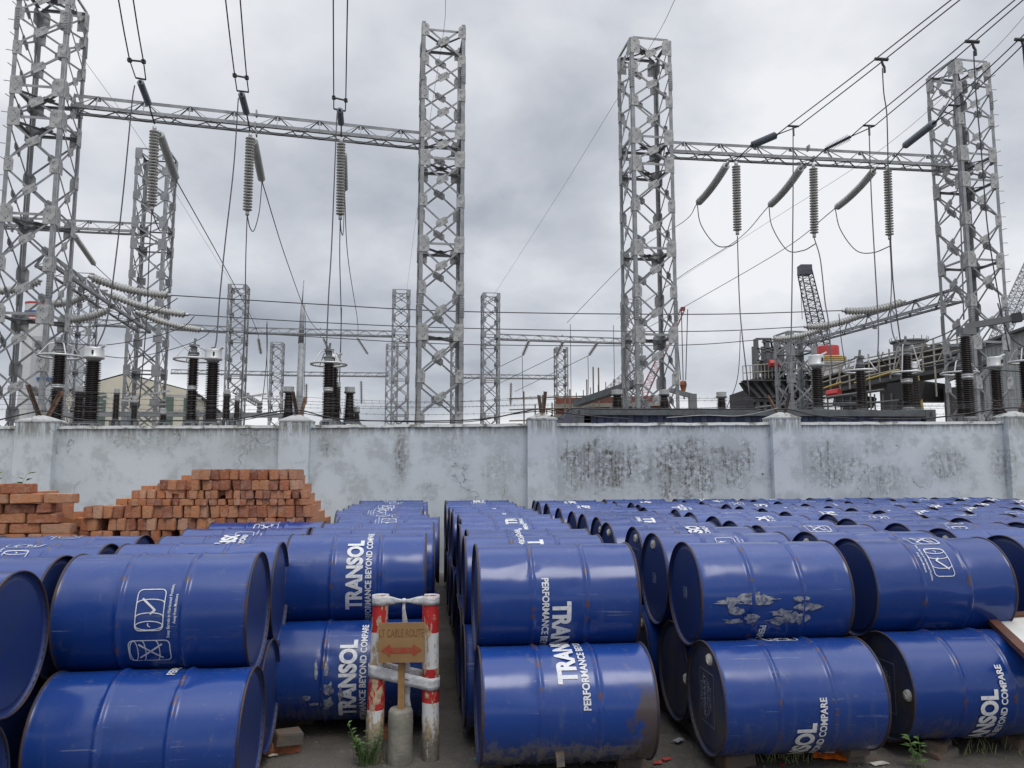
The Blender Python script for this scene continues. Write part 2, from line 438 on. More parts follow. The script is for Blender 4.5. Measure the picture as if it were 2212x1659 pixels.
def pict():
    bm = bmesh.new(); lw = .0042
    def rrect(cx, cy, w, hh, r=.014):
        pts = []
        for (sx, sy, a0) in ((1,1,0),(-1,1,90),(-1,-1,180),(1,-1,270)):
            for k in range(5):
                a = R(a0+22.5*k); pts.append((cx+sx*(w/2-r)+r*math.cos(a), cy+sy*(hh/2-r)+r*math.sin(a)))
        return pts
    def arc(cx, cy, rx, ry, a0, a1, n=14): return [(cx+rx*math.cos(R(a0+(a1-a0)*i/n)), cy+ry*math.sin(R(a0+(a1-a0)*i/n))) for i in range(n+1)]
    # horizontal drum with a tick
    X = .085
    strip(bm, rrect(X, 0, .19, .125, .022), lw, True)
    for s in (-.03, .032): strip(bm, arc(X+s, 0, .016, .0605, -90, 90), lw)
    strip(bm, arc(X-.072, 0, .020, .0605, -90, 90), lw); strip(bm, arc(X-.072, 0, .020, .0605, 90, 270), lw)
    strip(bm, [(X-.078,-.004),(X-.070,.006),(X-.062,.004)], lw)
    strip(bm, [(X-.018,-.004),(X-.002,-.022),(X+.050,.036)], lw*2.2)
    # upright drum crossed out
    X = -.115
    strip(bm, rrect(X, 0, .115, .185, .022), lw, True)
    for s in (-.03, .032): strip(bm, arc(X, s, .056, .015, 180, 360), lw)
    strip(bm, arc(X, .070, .056, .018, 0, 180), lw); strip(bm, arc(X, .070, .056, .018, 180, 360), lw)
    strip(bm, [(X-.04,-.055),(X+.036,.045)], lw*2); strip(bm, [(X-.038,.045),(X+.036,-.055)], lw*2)
    fit_text(bm, 'Keep Barrels in Horizontal Position,', -.045, .205, -.098, -.080, .01)
    fit_text(bm, 'Away from Moisture', .02, .155, -.124, -.106, .01)
    return wrap(bm, 'pictogram', M_WHITE, R(180), TR)
PICT = pict()
def lid_text(words, material):
    bm = bmesh.new(); y = .085
    for (s, hgt, half) in words:
        fit_text(bm, s, -half, half, y-hgt, y, .02); y -= hgt*1.55
    strip(bm, [(-.135,.10),(.135,.10),(.135,-.10),(-.135,-.10)], .003, True)
    for v in bm.verts: v.co = Vector((-.0125+.0008*0, -v.co.y, -v.co.x))
    me = bpy.data.meshes.new('lid_stencil'); bm.to_mesh(me); bm.free(); me.materials.append(material)
    for v in me.vertices: v.co.x = .0
    return me
LIDTX = lid_text([('SAVITA', .022, .07), ('TRANSOL', .034, .115), ('TRANSFORMER OIL', .014, .10), ('NET 209 LTRS', .014, .08), ('BATCH No.', .014, .06)], M_WHITEOLD)
def small_stencil():
    bm = bmesh.new(); fit_text(bm, 'GSI', -.02, .02, -.01, .01, .03)
    strip(bm, [(-.03,.016),(.03,.016),(.03,-.016),(-.03,-.016)], .003, True)
    for k in range(3): fit_text(bm, 'IIIIIIIII', -.03, .03, .022+.011*k, .029+.011*k, .0)
    for v in bm.verts: v.co = Vector((0, -v.co.y, -v.co.x))
    me = bpy.data.meshes.new('lid_stencil'); bm.to_mesh(me); bm.free(); me.materials.append(M_WHITEOLD); return me
LIDSM = small_stencil()

M_FILM = mat('torn_sticker_film', (.30,.31,.33), .4, c2=(.05,.07,.15), vscale=48, bump=.4)
def film_mesh(seed, cx, cy, w_, h_, n=5):
    rf = random.Random(seed); bm = bmesh.new()
    for q in range(n):
        ox = cx+rf.uniform(-.5,.5)*w_; oy = cy+rf.uniform(-.5,.5)*h_; s1 = w_*rf.uniform(.06,.26); s2 = h_*rf.uniform(.05,.22); k = rf.randint(7,12); a0 = rf.uniform(0,6)
        bm.faces.new([bm.verts.new((ox+s1*math.cos(a0+2*math.pi*j/k)*rf.uniform(.35,1.1), oy+s2*math.sin(a0+2*math.pi*j/k)*rf.uniform(.35,1.1), 0)) for j in range(k)])
    bmesh.ops.triangulate(bm, faces=bm.faces[:])
    me = wrap(bm, 'torn_film', M_FILM, 0, RD+.0055)
    return me
FILMS = {}
PSI = R(6.5)
AX = Vector((math.cos(PSI), math.sin(PSI), 0)); BK = Vector((-math.sin(PSI), math.cos(PSI), 0)); OR = Vector((.26, 4.2, 0))
ZL, ZU, ROW = .36, .862, .587
ORD = ['front','second','third','fourth','fifth','sixth','seventh','eighth','ninth','tenth','eleventh','twelfth','thirteenth']
def in_view(p, mx=70):
    v = Vector((p.x, p.y, p.z-EYE)); zc = v.y*math.cos(TH)+v.z*math.sin(TH)
    if zc < 1: return False
    px = 512+v.x/zc*FPX; py = 384-(-v.y*math.sin(TH)+v.z*math.cos(TH))/zc*FPX
    hw = .48/zc*FPX
    return px+hw > 0 and px-hw < 1024 and py < 768+.3/zc*FPX
nd = 0
def drum(pos, roll=0, flip=False, yaw=0, label='', group=None, side='both', plug=None, near=False, muddy=False, oldlid=False, lidtx=None, film=None, nopict=False):
    global nd; nd += 1
    o = empty('oil_drum', pos)
    Mr = Matrix.Rotation(PSI+yaw, 4, 'Z') @ Matrix.Rotation(-roll, 4, 'X') @ (Matrix.Rotation(math.pi, 4, 'Z') if flip else Matrix.Identity(4))
    o.rotation_euler = Mr.to_euler()
    tag(o, label, 'drum', group)
    link('shell', SHELL_MUD if muddy else SHELLS[nd % 3], o)
    link('lettering', LETTER, o)
    if not nopict: link('pictogram', PICT, o)
    if film: link('torn_film', film, o)
    for s in (-1, 1):
        r = link('rim', RIM, o); r.location = (s*.437, 0, 0)
        if s < 0: r.rotation_euler = (0, 0, math.pi)
        l = link('lid', LIDO if oldlid else LID, o); l.location = (s*.434, 0, 0)
        if s < 0: l.rotation_euler = (0, 0, math.pi)
        if plug is not None and s*(-1 if flip else 1) == -1:
            a = plug - roll  # world angle on the end facing the camera's left
            aa = a if not flip else math.pi-a
            p = link('plug', PLUG, l); y, z = -.215*math.cos(aa), .215*math.sin(aa)
            if s < 0: y = -y
            p.location = (-.004, y, z)
        if lidtx and s*(-1 if flip else 1) == -1:
            q = link('stencil', lidtx, l); q.location = (-.0055, 0, 0); q.rotation_euler = (-roll, 0, 0)
    return o
def dpos(u, v, upper): 
    p = OR + AX*u + BK*v; return Vector((p.x, p.y, ZU if upper else ZL))

FRONT = {  # (column, row, upper): keyword overrides taken from the photograph
 ('c3',0,0): dict(roll=R(80), muddy=True, label='mud-caked blue drum with rust-eaten right rim, lower layer, centre front', near=True),
 ('c3',0,1): dict(roll=R(135), flip=True, label='clean glossy blue drum on top of the mud-caked drum at centre front', near=True),
 ('c2',0,0): dict(film=film_mesh(8, -.02, .14, .26, .22, 9), roll=R(0), label='blue drum with torn sticker behind the red and white posts, lower layer', near=True),
 ('c2',0,1): dict(roll=R(15), label='blue drum with full white lettering behind the red and white posts, upper layer', near=True),
 ('c4',0,0): dict(roll=R(-60), plug=R(75), lidtx=LIDTX, oldlid=True, label='blue drum with grimy stencilled lid and white plug, lower layer, right of centre', near=True),
 ('c4',0,1): dict(film=film_mesh(4, -.47, -.06, .17, .46, 30), nopict=True, roll=R(78), flip=True, lidtx=LIDSM, label='blue drum with torn plastic wrap, upper layer, right of centre', near=True),
 ('c5',0,0): dict(roll=R(-40), plug=R(0), lidtx=LIDTX, oldlid=True, label='blue drum with lettering at right, lower layer, under the brown-framed board', near=True),
 ('c5',0,1): dict(roll=R(54), flip=True, label='blue drum with white drum pictograms facing the camera, upper layer, far right', near=True),
 ('cA',0,0): dict(nopict=True, roll=R(150), label='large blue drum cut by the bottom edge of the photo, lower layer, left', near=True),
 ('cA',0,1): dict(roll=R(175), label='blue drum with tick and cross pictograms, upper layer, left', near=True),
}
COLNAME = {'c2':'column behind the red and white posts', 'c3':'column right of the narrow aisle', 'cA':'column left of the red and white posts',
           'c0':'second column left of the posts', 'cX':'third column left of the posts', 'cY':'leftmost column of the yard',
           'c4':'second column right of the aisle', 'c5':'third column right of the aisle', 'c6':'fourth column right of the aisle',
           'c7':'fifth column right of the aisle', 'c8':'sixth column right of the aisle', 'c9':'seventh column right of the aisle', 'c10':'eighth column right of the aisle'}
# column: u, v of the front lower drum, rows, rows of lower drums built, side
COLS = [('c2',-1.15,.82,11,11),('c3',0,0,12,12),('c4',1.22,0,12,12),('c5',2.31,.12,12,2),('c6',3.42,.22,12,2),('c7',4.45,.2,12,1),('c8',5.42,.25,12,1),('c9',6.42,.2,12,1),('c10',7.42,.25,12,1),
        ('cA',-2.0,-.29,5,2),('c0',-2.95,.26,2,1),('cX',-3.93,.24,2,1),('cY',-4.9,.30,2,1)]
rr = random.Random(11)
for (cn, u, v, rows, lows) in COLS:
    for k in range(rows):
        for up in (0, 1):
            if not up and k >= lows: continue
            if up and k == rows-1 and cn in ('c9',): pass
            ju = rr.uniform(-.035,.035)*(k > 0) + (.085 if cn == 'c2' and k in (1,2,3) else 0) - (.05 if cn == 'c3' and k in (1,2,3) and not up else 0); jy = rr.uniform(-.02,.02)*(k > 0)
            far = cn in ('c4','c5','c6','c7','c8','c9','c10') and k > 1
            if far: ju += rr.uniform(-.09,.09) if cn != 'c4' else rr.uniform(-.03,.03)
            p = dpos(u+ju, v+k*ROW+(ROW/2 if up else 0), up)
            p.z += rr.uniform(-.006,.006)*(k > 0)
            if cn == 'cA' and k == 0 and not up: p.x += .05
            if not in_view(p): continue
            kw = dict(FRONT.get((cn,k,up), {}))
            if 'label' not in kw:
                kw['label'] = 'blue drum, %s layer, %s row, %s' % ('upper' if up else 'lower', ORD[k], COLNAME[cn])
                kw['roll'] = rr.uniform(-math.pi, math.pi); kw['flip'] = rr.random() < .5
                kw['yaw'] = rr.uniform(-.02,.02)
                if cn in ('c4','c5','c6','c7') and k in (1,2,3,4) and rr.random() < .75: kw['plug'] = R(rr.choice((80, 60, -10, 95)))
                if cn == 'c4' and not up and k < 3: kw['oldlid'] = True; kw['plug'] = R(0 if k == 1 else 60)
                if cn == 'c4' and up and k == 1: kw['lidtx'] = LIDSM
                if cn == 'c4' and up and k == 2: kw['lidtx'] = LIDTX; kw['plug'] = R(78)
            drum(p, group='blue oil drums stacked in the yard', **kw)
# far-left drums that stand a little out of line
A2 = Vector((math.cos(PSI), math.sin(PSI), 0))
for (xr, y, up, rl, lb) in ((-1.97, 2.93, 0, 60, 'blue drum cut off at the bottom left corner of the photo, lower layer'),
                     (-2.05, 3.27, 1, 100, 'blue drum with its lid turned to the camera, upper layer, far left edge'),
                     (-2.20, 3.85, 1, 30, 'blue drum tucked behind the far left edge drum, upper layer'),
                     (-2.20, 3.55, 0, 30, 'blue drum in shade under the two far left edge drums, lower layer')):
    c = Vector((xr, y, ZU if up else ZL)) - A2*.44
    drum(c, roll=R(rl), label=lb, group='blue oil drums stacked in the yard', near=True)

# ---------------------------------------------------------------- boundary wall
WP = [(-300, 11.45, 2.225), (85, 11.72, 2.245), (640, 11.93, 2.27), (1170, 12.12, 2.31), (1692, 12.33, 2.34), (2195, 12.53, 2.37), (2720, 12.72, 2.40)]
m = bpy.data.materials.new('weathered_whitewash'); m.use_nodes = True; h = NT(m.node_tree); b = h.N['Principled BSDF']
geo = h.node('ShaderNodeNewGeometry'); Pn = geo.outputs['Position']; sp = h.node('ShaderNodeSeparateXYZ', inp={0: Pn})
big = h.noise(Pn, .8, 6, .6); med = h.noise(Pn, 3.2, 8, .68); fin = h.noise(Pn, 16, 6, .7); grit = h.noise(Pn, 60, 4, .6)
drip = h.noise(h.vscale(Pn, (16, 16, 1.2)), 1, 6, .7); drip2 = h.noise(h.vscale(Pn, (34, 34, 1.8)), 1, 4, .6)
c = h.mix(h.ss(big, .3, .7), (.59,.635,.665), (.49,.53,.565))
c = h.mix(h.math('MULTIPLY', h.ss(med, .48, .62), .62), c, (.375,.40,.415))
c = h.mix(h.math('MULTIPLY', h.ss(fin, .56, .70), .35), c, (.66,.69,.71))
def patch(xc, zc_, rx, rz, k=1.0):
    dx = h.math('DIVIDE', h.math('SUBTRACT', sp.outputs[0], xc), rx); dz = h.math('DIVIDE', h.math('SUBTRACT', sp.outputs[2], zc_), rz)
    d = h.math('ADD', h.math('MULTIPLY', dx, dx), h.math('MULTIPLY', dz, dz))
    d = h.math('ADD', d, h.math('MULTIPLY', h.math('SUBTRACT', med, .5), 4.0))
    return h.math('MULTIPLY', h.math('SUBTRACT', 1.0, h.ss(d, .2, 1.0)), k), h.math('MULTIPLY', h.math('SUBTRACT', 1.0, h.ss(d, .3, 2.1)), k)
def wx(sx, sy): return P(sx, sy, 12.2)
pats = None; wide = None
for (sx, sy, rx, rz, k) in ((1300, 1005, .75, .42, 1.0), (1480, 1010, .80, .50, .95), (1585, 1000, .38, .42, .8), (1235, 1030, .25, .3, .6), (870, 990, .13, .40, .8), (712, 962, .14, .20, .6), (1800, 1000, .55, .40, .65),
                          (1920, 1040, .45, .30, .5), (2065, 1000, .40, .30, .6), (560, 960, .45, .25, .35), (330, 950, .6, .2, .35), (1080, 1010, .3, .3, .35), (980, 960, .4, .3, .25), (1900, 960, .3, .2, .35), (2190, 1000, .2, .4, .4)):
    q = wx(sx, sy); p, p2 = patch(q.x, q.z, rx, rz, k); pats = p if pats is None else h.math('MAXIMUM', pats, p); wide = p2 if wide is None else h.math('MAXIMUM', wide, p2)
breakup = h.math('ADD', h.math('MULTIPLY', h.ss(fin, .36, .56), .75), h.math('MULTIPLY', h.ss(drip, .45, .58), .35), clamp=True)
stain = h.math('MULTIPLY', pats, breakup)
c = h.mix(h.math('MULTIPLY', h.math('MULTIPLY', wide, breakup), .62), c, (.30,.32,.325))
c = h.mix(h.math('MULTIPLY', stain, .92), c, (.215,.225,.225))
dark = h.math('MULTIPLY', h.math('MULTIPLY', pats, h.ss(h.math('ADD', h.math('MULTIPLY', drip2, .45), h.math('MULTIPLY', fin, .55)), .53, .58)), .85)
c = h.mix(dark, c, (.075,.07,.055))
# moss and dirt under the coping
topz = h.math('SUBTRACT', h.math('ADD', 2.30, h.math('MULTIPLY', sp.outputs[0], .0105)), sp.outputs[2])
near = h.math('SUBTRACT', 1.0, h.ss(h.math('ADD', topz, h.math('MULTIPLY', h.math('SUBTRACT', drip, .5), .5)), .05, .26))
c = h.mix(h.math('MULTIPLY', h.math('MULTIPLY', near, h.ss(drip, .42, .56)), .75), c, (.15,.15,.12))
# splash-back at the foot
foot = h.math('SUBTRACT', 1.0, h.ss(h.math('ADD', sp.outputs[2], h.math('MULTIPLY', h.math('SUBTRACT', med, .5), .8)), .2, .8))
c = h.mix(h.math('MULTIPLY', foot, .55), c, (.26,.27,.26))
# pits where plaster has fallen away
vor = h.node('ShaderNodeTexVoronoi', inp={'Vector': Pn, 'Scale': 2.3}); 
pit = h.math('MULTIPLY', h.math('SUBTRACT', 1.0, h.ss(h.math('ADD', vor.outputs['Distance'], h.math('MULTIPLY', h.math('SUBTRACT', fin, .5), .08)), .035, .055)), h.ss(big, .46, .56))
c = h.mix(h.math('MULTIPLY', pit, .85), c, (.06,.055,.05))
# hairline cracks
cv = h.node('ShaderNodeTexVoronoi', feature='DISTANCE_TO_EDGE', inp={'Scale': .8})
wv = h.node('ShaderNodeVectorMath', operation='ADD', inp={0: Pn}); nv = h.node('ShaderNodeTexNoise', inp={'Vector': Pn, 'Scale': 2.5, 'Detail': 6.0})
sc_ = h.node('ShaderNodeVectorMath', operation='SCALE', inp={0: nv.outputs['Color'], 'Scale': .7}); h.L.new(sc_.outputs[0], wv.inputs[1]); h.L.new(wv.outputs[0], cv.inputs['Vector'])
crack = h.math('MULTIPLY', h.math('SUBTRACT', 1.0, h.ss(cv.outputs['Distance'], .0015, .005)), h.ss(big, .52, .56))
c = h.mix(h.math('MULTIPLY', crack, .7), c, (.12,.115,.10))
h.L.new(c, b.inputs['Base Color']); b.inputs['Roughness'].default_value = .85
hh = h.math('SUBTRACT', h.math('ADD', h.math('MULTIPLY', med, .7), h.math('MULTIPLY', grit, .15)), h.math('ADD', h.math('MULTIPLY', pit, .6), h.math('MULTIPLY', crack, .5)))
bp = h.node('ShaderNodeBump', inp={'Height': hh, 'Strength': .5, 'Distance': .02}); h.L.new(bp.outputs[0], b.inputs['Normal'])
M_WALL = m
m = bpy.data.materials.new('mossy_coping'); m.use_nodes = True; h = NT(m.node_tree); b = h.N['Principled BSDF']
geo = h.node('ShaderNodeNewGeometry'); Pn = geo.outputs['Position']
c = h.mix(h.ss(h.noise(Pn, 5, 8, .7), .48, .62), (.44,.455,.45), (.12,.115,.095)); c = h.mix(h.math('MULTIPLY', h.ss(h.noise(Pn, 30, 4, .7), .5, .65), .5), c, (.52,.52,.49))
h.L.new(c, b.inputs['Base Color']); b.inputs['Roughness'].default_value = .9
M_COPE = m
def wpt(i):
    sx, D, z = WP[i]; p = P(sx, 915, D); return Vector((p.x, p.y, z))
WLN = ['bay left of the first pillar, partly hidden by the left brick stack', 'bay behind the big brick stack', 'bay behind the narrow aisle, between the second and third pillars',
       'bay with the heavy dark stains, below the container', 'bay with soft grey stains, right of the container middle', 'bay cut off by the right edge of the photo']
for i in range(len(WP)-1):
    a, b_ = wpt(i), wpt(i+1); d = (b_-a); L_ = math.hypot(d.x, d.y); ang = math.atan2(d.y, d.x)
    o = empty('boundary_wall', (a.x, a.y, 0), ang)
    tag(o, 'weathered whitewashed wall, ' + WLN[i], 'wall', 'bays of the boundary wall')
    za, zb = a.z, b_.z
    mb = MB(); pr = .30/2
    def zt(t): return za+(zb-za)*t/L_
    n = 24
    for (y0, flip) in ((0, 0), (.14, 1)):
        for k in range(n):
            t0 = pr+(L_-2*pr)*k/n; t1 = pr+(L_-2*pr)*(k+1)/n
            mb.quad((t0,y0,-.1),(t1,y0,-.1),(t1,y0,zt(t1)-.052),(t0,y0,zt(t0)-.052))
    mb.obj('panel', M_WALL, o, fix=False)
    mb = MB(); rw = random.Random(i)
    for k in range(n):
        t0 = pr+(L_-2*pr)*k/n; t1 = pr+(L_-2*pr)*(k+1)/n
        w0 = [rw.uniform(-.006,.006)+.01*noise.noise(Vector((t0*3,i,0))) for _ in range(1)][0]
        e0 = .010*noise.noise(Vector((t0*4+i*9,0,0))); e1 = .010*noise.noise(Vector((t1*4+i*9,0,0)))
        A = [(t0,-.028+e0,zt(t0)-.05+e0),(t0,.168,zt(t0)-.05),(t0,.14,zt(t0)+e0*.5),(t0,0,zt(t0)-.004+e0)]
        B = [(t1,-.028+e1,zt(t1)-.05+e1),(t1,.168,zt(t1)-.05),(t1,.14,zt(t1)+e1*.5),(t1,0,zt(t1)-.004+e1)]
        for q in range(4): mb.quad(A[q], A[(q+1)%4], B[(q+1)%4], B[q])
    mb.obj('coping', M_COPE, o)
PLN = ['whitewashed wall pillar nearest the left edge, above the left brick stack', 'whitewashed wall pillar behind the right end of the big brick stack', 'whitewashed wall pillar left of the container, above the narrow aisle',
       'whitewashed wall pillar in front of the right half of the container', 'whitewashed wall pillar at the right edge of the photo']
YB = {}
for i in range(1, 6):
    a = wpt(i); b_ = wpt(i+1); ang = math.atan2((b_-a).y, (b_-a).x)
    wd = .46 if i > 1 else .56
    o = empty('wall_pillar', (a.x, a.y, 0), ang); tag(o, PLN[i-1], 'pillar', 'pillars of the boundary wall')
    hw = wd/2; z1 = a.z+.045; mb = MB(); n = 14
    mb.box(-hw, hw, -.13, .27, -.1, z1); mb.obj('shaft', M_WALL, o)
    mb = MB(); c0 = [(-hw-.008,-.138,z1),(hw+.008,-.138,z1),(hw+.008,.278,z1),(-hw-.008,.278,z1)]; c1 = [(p[0],p[1],z1+.025) for p in c0]; ap = [(-.05,.03,z1+.115),(.05,.03,z1+.115),(.05,.11,z1+.115),(-.05,.11,z1+.115)]
    for s_, t_ in ((c0, c1), (c1, ap)):
        for q in range(4): mb.quad(s_[q], s_[(q+1)%4], t_[(q+1)%4], t_[q])
    mb.quad(*ap); mb.quad(*reversed(c0)); mb.obj('cap', M_COPE, o)
    # Y-shaped angle-iron bracket set in the cap
    y = empty('barbed_wire_bracket', (a.x, a.y, 0), ang)
    tag(y, ['rusty Y-shaped bracket over the leftmost pillar', 'rusty Y-shaped bracket over the pillar behind the brick stack', 'rusty bracket over the pillar left of the container', 'rusty Y-shaped bracket over the pillar by the container', 'rusty Y-shaped bracket over the rightmost pillar'][i-1], 'bracket', 'barbed wire brackets on the wall pillars')
    zb = z1+.08
    q1, q2 = [((-.21,-.10,.50),(.17,.16,.43)), ((-.08,-.10,.38),(.055,.18,.33)), ((-.04,.20,.34),(.035,-.12,.37)), ((-.17,.16,.32),(.09,-.10,.34)), ((-.24,.14,.24),(.20,-.10,.30))][i-1]
    for (q, mm) in ((q1, M_RUST if i != 4 else M_RUSTL), (q2, M_RUSTL if i < 4 else M_RUST)):
        mb = MB(); s0 = Vector((0,.07,zb-.12)); s1 = Vector((q[0], q[1]+.07, zb+q[2]))
        mb.ell(s0, s1, .05, .006, (1,.2,0), (0,-1,0)); mb.obj('arm', mm, y)
    YB[i] = (a, ang, zb, q1, q2)
# barbed wires strung from bracket to bracket
def ybp(i, arm, f):
    a, ang, zb, q1, q2 = YB[i]; q = (q1, q2)[arm]; p = Vector((q[0]*f, q[1]*f+.05, 0)); M = Matrix.Rotation(ang, 3, 'Z')
    p = M @ p; return Vector((a.x+p.x, a.y+p.y, zb-.05+(q[2])*f))
BWL = [(0,.97,'topmost barbed wire on the camera side'),(1,.95,'topmost barbed wire on the far side'),(0,.66,'second barbed wire on the camera side'),(1,.62,'second barbed wire on the far side'),(0,.36,'lowest barbed wire above the wall')]
for (arm, f, lb) in BWL:
    pts = [ybp(1,arm,f)+Vector((-2.5,-.1,-.02))]
    for i in range(1, 5):
        p, q = ybp(i,arm,f), ybp(i+1,arm,f)
        for k in range(8):
            t = k/8; pts.append(p.lerp(q, t)-Vector((0,0,.05*4*t*(1-t)*(1+.4*math.sin(i*3+f*9)))))
    pts.append(ybp(5,arm,f)); pts.append(ybp(5,arm,f)+Vector((1.6,.1,-.02)))
    mb = MB(); mb.tube(pts, .0026, 4)
    for k in range(len(pts)-1):
        for t in (.05,.3,.55,.8):
            p = pts[k].lerp(pts[k+1], t)
            for s in (0, 1):
                a_ = rnd.uniform(0, 6.28); d = Vector((rnd.uniform(-.5,.5), math.cos(a_), math.sin(a_))).normalized()*.022; mb.tube([p-d, p+d], .0016, 3)
    tag(mb.obj('barbed_wire', M_WIRE), lb + ', strung along the wall top', 'barbed wire', 'barbed wires along the wall')
# black cables slung along the coping
def cableo(name, pts, r, label, cat, group=None, material=None, n=10, k=6):
    mb = MB(); mb.tube(spline(pts, n), r, k); return tag(mb.obj(name, material or M_CABLE, smooth=True), label, cat, group)
def wz(sx, sy, off=0.0):
    # a point just above the wall line
    for i in range(len(WP)-1):
        if WP[i][0] <= sx <= WP[i+1][0]:
            t = (sx-WP[i][0])/(WP[i+1][0]-WP[i][0]); D = WP[i][1]*(1-t)+WP[i+1][1]*t; break
    return P(sx, sy, D+off)
cableo('cable', [wz(-40,916,-.05), wz(60,893,-.16), wz(100,888,-.17), wz(150,902,-.1), wz(210,908,0), wz(330,909,0), wz(500,906,-.02), wz(585,891,-.12), wz(645,886,-.17), wz(700,899,-.1), wz(770,908,0), wz(960,909,0), wz(1060,903,-.05), wz(1130,889,-.14), wz(1175,884,-.17), wz(1230,893,-.12), wz(1300,901,-.04), wz(1360,905,.02)], .011, 'long black cable sagging along the wall top from pillar to pillar', 'cable')
cableo('cable', [wz(500,912,.0), wz(590,896,-.1), wz(640,891,-.16), wz(720,903,-.05), wz(860,911,.02), wz(1010,911,.0), wz(1100,896,-.1), wz(1170,888,-.15), wz(1200,893,-.1)], .007, 'thinner black cable beside the long one, left of the container', 'cable')
cableo('cable', [wz(1190,897,-.1), wz(1212,905,.05), wz(1219,899,.3), wz(1225,886,.6), wz(1245,882,.7), wz(1320,884,.8), wz(1600,884,.8), wz(1650,886,.1), wz(1700,884,-.16), wz(1760,897,-.05), wz(1850,905,.05)], .011, 'black cable looping over the container roof edge to the pillar', 'cable')
cableo('cable', [wz(1880,905,.2), wz(1990,904,.1), wz(2080,895,-.02), wz(2150,884,-.15), wz(2200,881,-.17), wz(2260,889,-.1)], .013, 'black cable climbing over the rightmost pillar cap', 'cable')
cableo('cable', [wz(1440,902,.05), wz(1520,897,.2), wz(1600,898,.15), wz(1680,882,-.16)], .006, 'pale thin cable across the container side', 'cable', material=M_SHED)

# ---------------------------------------------------------------- container behind the wall
M_CONT = mat('navy_container_paint', (.035,.045,.10), .5, .2, c2=(.055,.065,.11), vscale=3)
M_CONTG = mat('grey_container_frame', (.13,.145,.155), .6, .2, c2=(.085,.09,.095), vscale=5)
a = P(1240, 900, 13.1); b_ = P(2020, 900, 13.55); d = b_-a; L_ = math.hypot(d.x, d.y); ang = math.atan2(d.y, d.x)
o = empty('shipping_container', (a.x, a.y, 0), ang); tag(o, 'navy corrugated shipping container standing right behind the boundary wall', 'container')
mb = MB(); n = 23; pts = []
for k in range(n):
    t = .3+(L_-.5)*k/n; s = (L_-.5)/n; pts += [(t, .07), (t+s*.35, .07), (t+s*.5, .035), (t+s*.85, .035)]
for k in range(len(pts)-1):
    p, q = pts[k], pts[k+1]; mb.quad((p[0],p[1],.2),(q[0],q[1],.2),(q[0],q[1],2.52),(p[0],p[1],2.52))
mb.obj('side_panel', M_CONT, o, fix=False)
mb = MB(); mb.box(.02, L_-.02, .02, 2.42, 2.60, 2.62); 
for k in range(n): mb.box(.2+L_*.95*k/n, .2+L_*.95*k/n+.16, .05, 2.40, 2.62, 2.632)
mb.obj('roof', M_CONTG, o)
mb = MB(); mb.box(.17, L_-.17, -.01, .05, 2.51, 2.6); mb.obj('top_rail', M_CONTG, o)
mb = MB(); mb.box(.17, L_-.17, -.01, .05, .15, .3); mb.obj('bottom_rail', M_CONTG, o)
for x0 in (0, L_-.17):
    mb = MB(); mb.box(x0, x0+.17, -.015, .15, .3, 2.47); mb.obj('corner_post', M_CONTG, o)
    mb = MB(); mb.box(x0-.005, x0+.175, -.02, .16, 2.47, 2.635)
    c = mb.obj('corner_casting', M_CONTG, o)
    mb = MB(); mb.plate([(x0+.085+.022*math.cos(t*math.pi/5), -.0215, 2.55+.045*math.sin(t*math.pi/5)) for t in range(10)], (0,1,0), .004); mb.obj('slot', M_BOLT, c)
mb = MB(); mb.box(0, .05, .15, 2.42, .15, 2.6); mb.box(L_-.05, L_, .15, 2.42, .15, 2.6); mb.box(.05, L_-.05, 2.38, 2.42, .15, 2.59); mb.obj('end_and_back_walls', M_CONT, o)
for (xx, lb) in ((2.35, 'left'), (5.6, 'right')):
    pass

# ---------------------------------------------------------------- brick stacks
def brickmat():
    m = bpy.data.materials.new('red_brick'); m.use_nodes = True; h = NT(m.node_tree); b = h.N['Principled BSDF']
    oi = h.node('ShaderNodeObjectInfo'); geo = h.node('ShaderNodeNewGeometry')
    n1 = h.noise(geo.outputs['Position'], 7, 6, .7); n2 = h.noise(geo.outputs['Position'], 45, 5, .7)
    r = oi.outputs['Random']
    rp = h.node('ShaderNodeValToRGB', inp={0: r}); e = rp.color_ramp; e.elements[0].color = (.20,.070,.042,1); e.elements[1].color = (.50,.30,.20,1)
    for (p, cc) in ((.3,(.36,.125,.055,1)), (.6,(.47,.205,.095,1)), (.85,(.42,.19,.095,1))): q = e.elements.new(p); q.color = cc
    c = h.mix(h.math('MULTIPLY', h.ss(n1, .42, .68), .6), rp.outputs[0], (.42,.24,.17)); c = h.mix(h.math('MULTIPLY', h.ss(n2, .56, .70), .7), c, (.13,.06,.045)); c = h.mix(h.math('MULTIPLY', h.ss(h.noise(geo.outputs['Position'], 22, 6, .75), .54, .66), .5), c, (.44,.33,.26))
    h.L.new(c, b.inputs['Base Color']); b.inputs['Roughness'].default_value = .9
    bp = h.node('ShaderNodeBump', inp={'Height': n2, 'Strength': .9, 'Distance': .012}); h.L.new(bp.outputs[0], b.inputs['Normal']); return m
M_BRICK = brickmat()
M_BRICKD = mat('dirty_brick', (.13,.085,.06), .95, c2=(.10,.095,.085), vscale=8, bump=.5)
def brick_mesh(l, w_, h_, material, seed=0):
    bm = bmesh.new(); bmesh.ops.create_cube(bm, size=1)
    rs_ = random.Random(seed)
    for v in bm.verts: v.co = Vector((v.co.x*l, v.co.y*w_, v.co.z*h_)) + Vector((rs_.uniform(-.006,.006), rs_.uniform(-.006,.006), rs_.uniform(-.005,.005)))
    bmesh.ops.bevel(bm, geom=bm.edges[:], offset=.006, segments=2, affect='EDGES')
    me = bpy.data.meshes.new('brick'); bm.to_mesh(me); bm.free(); me.materials.append(material); return me
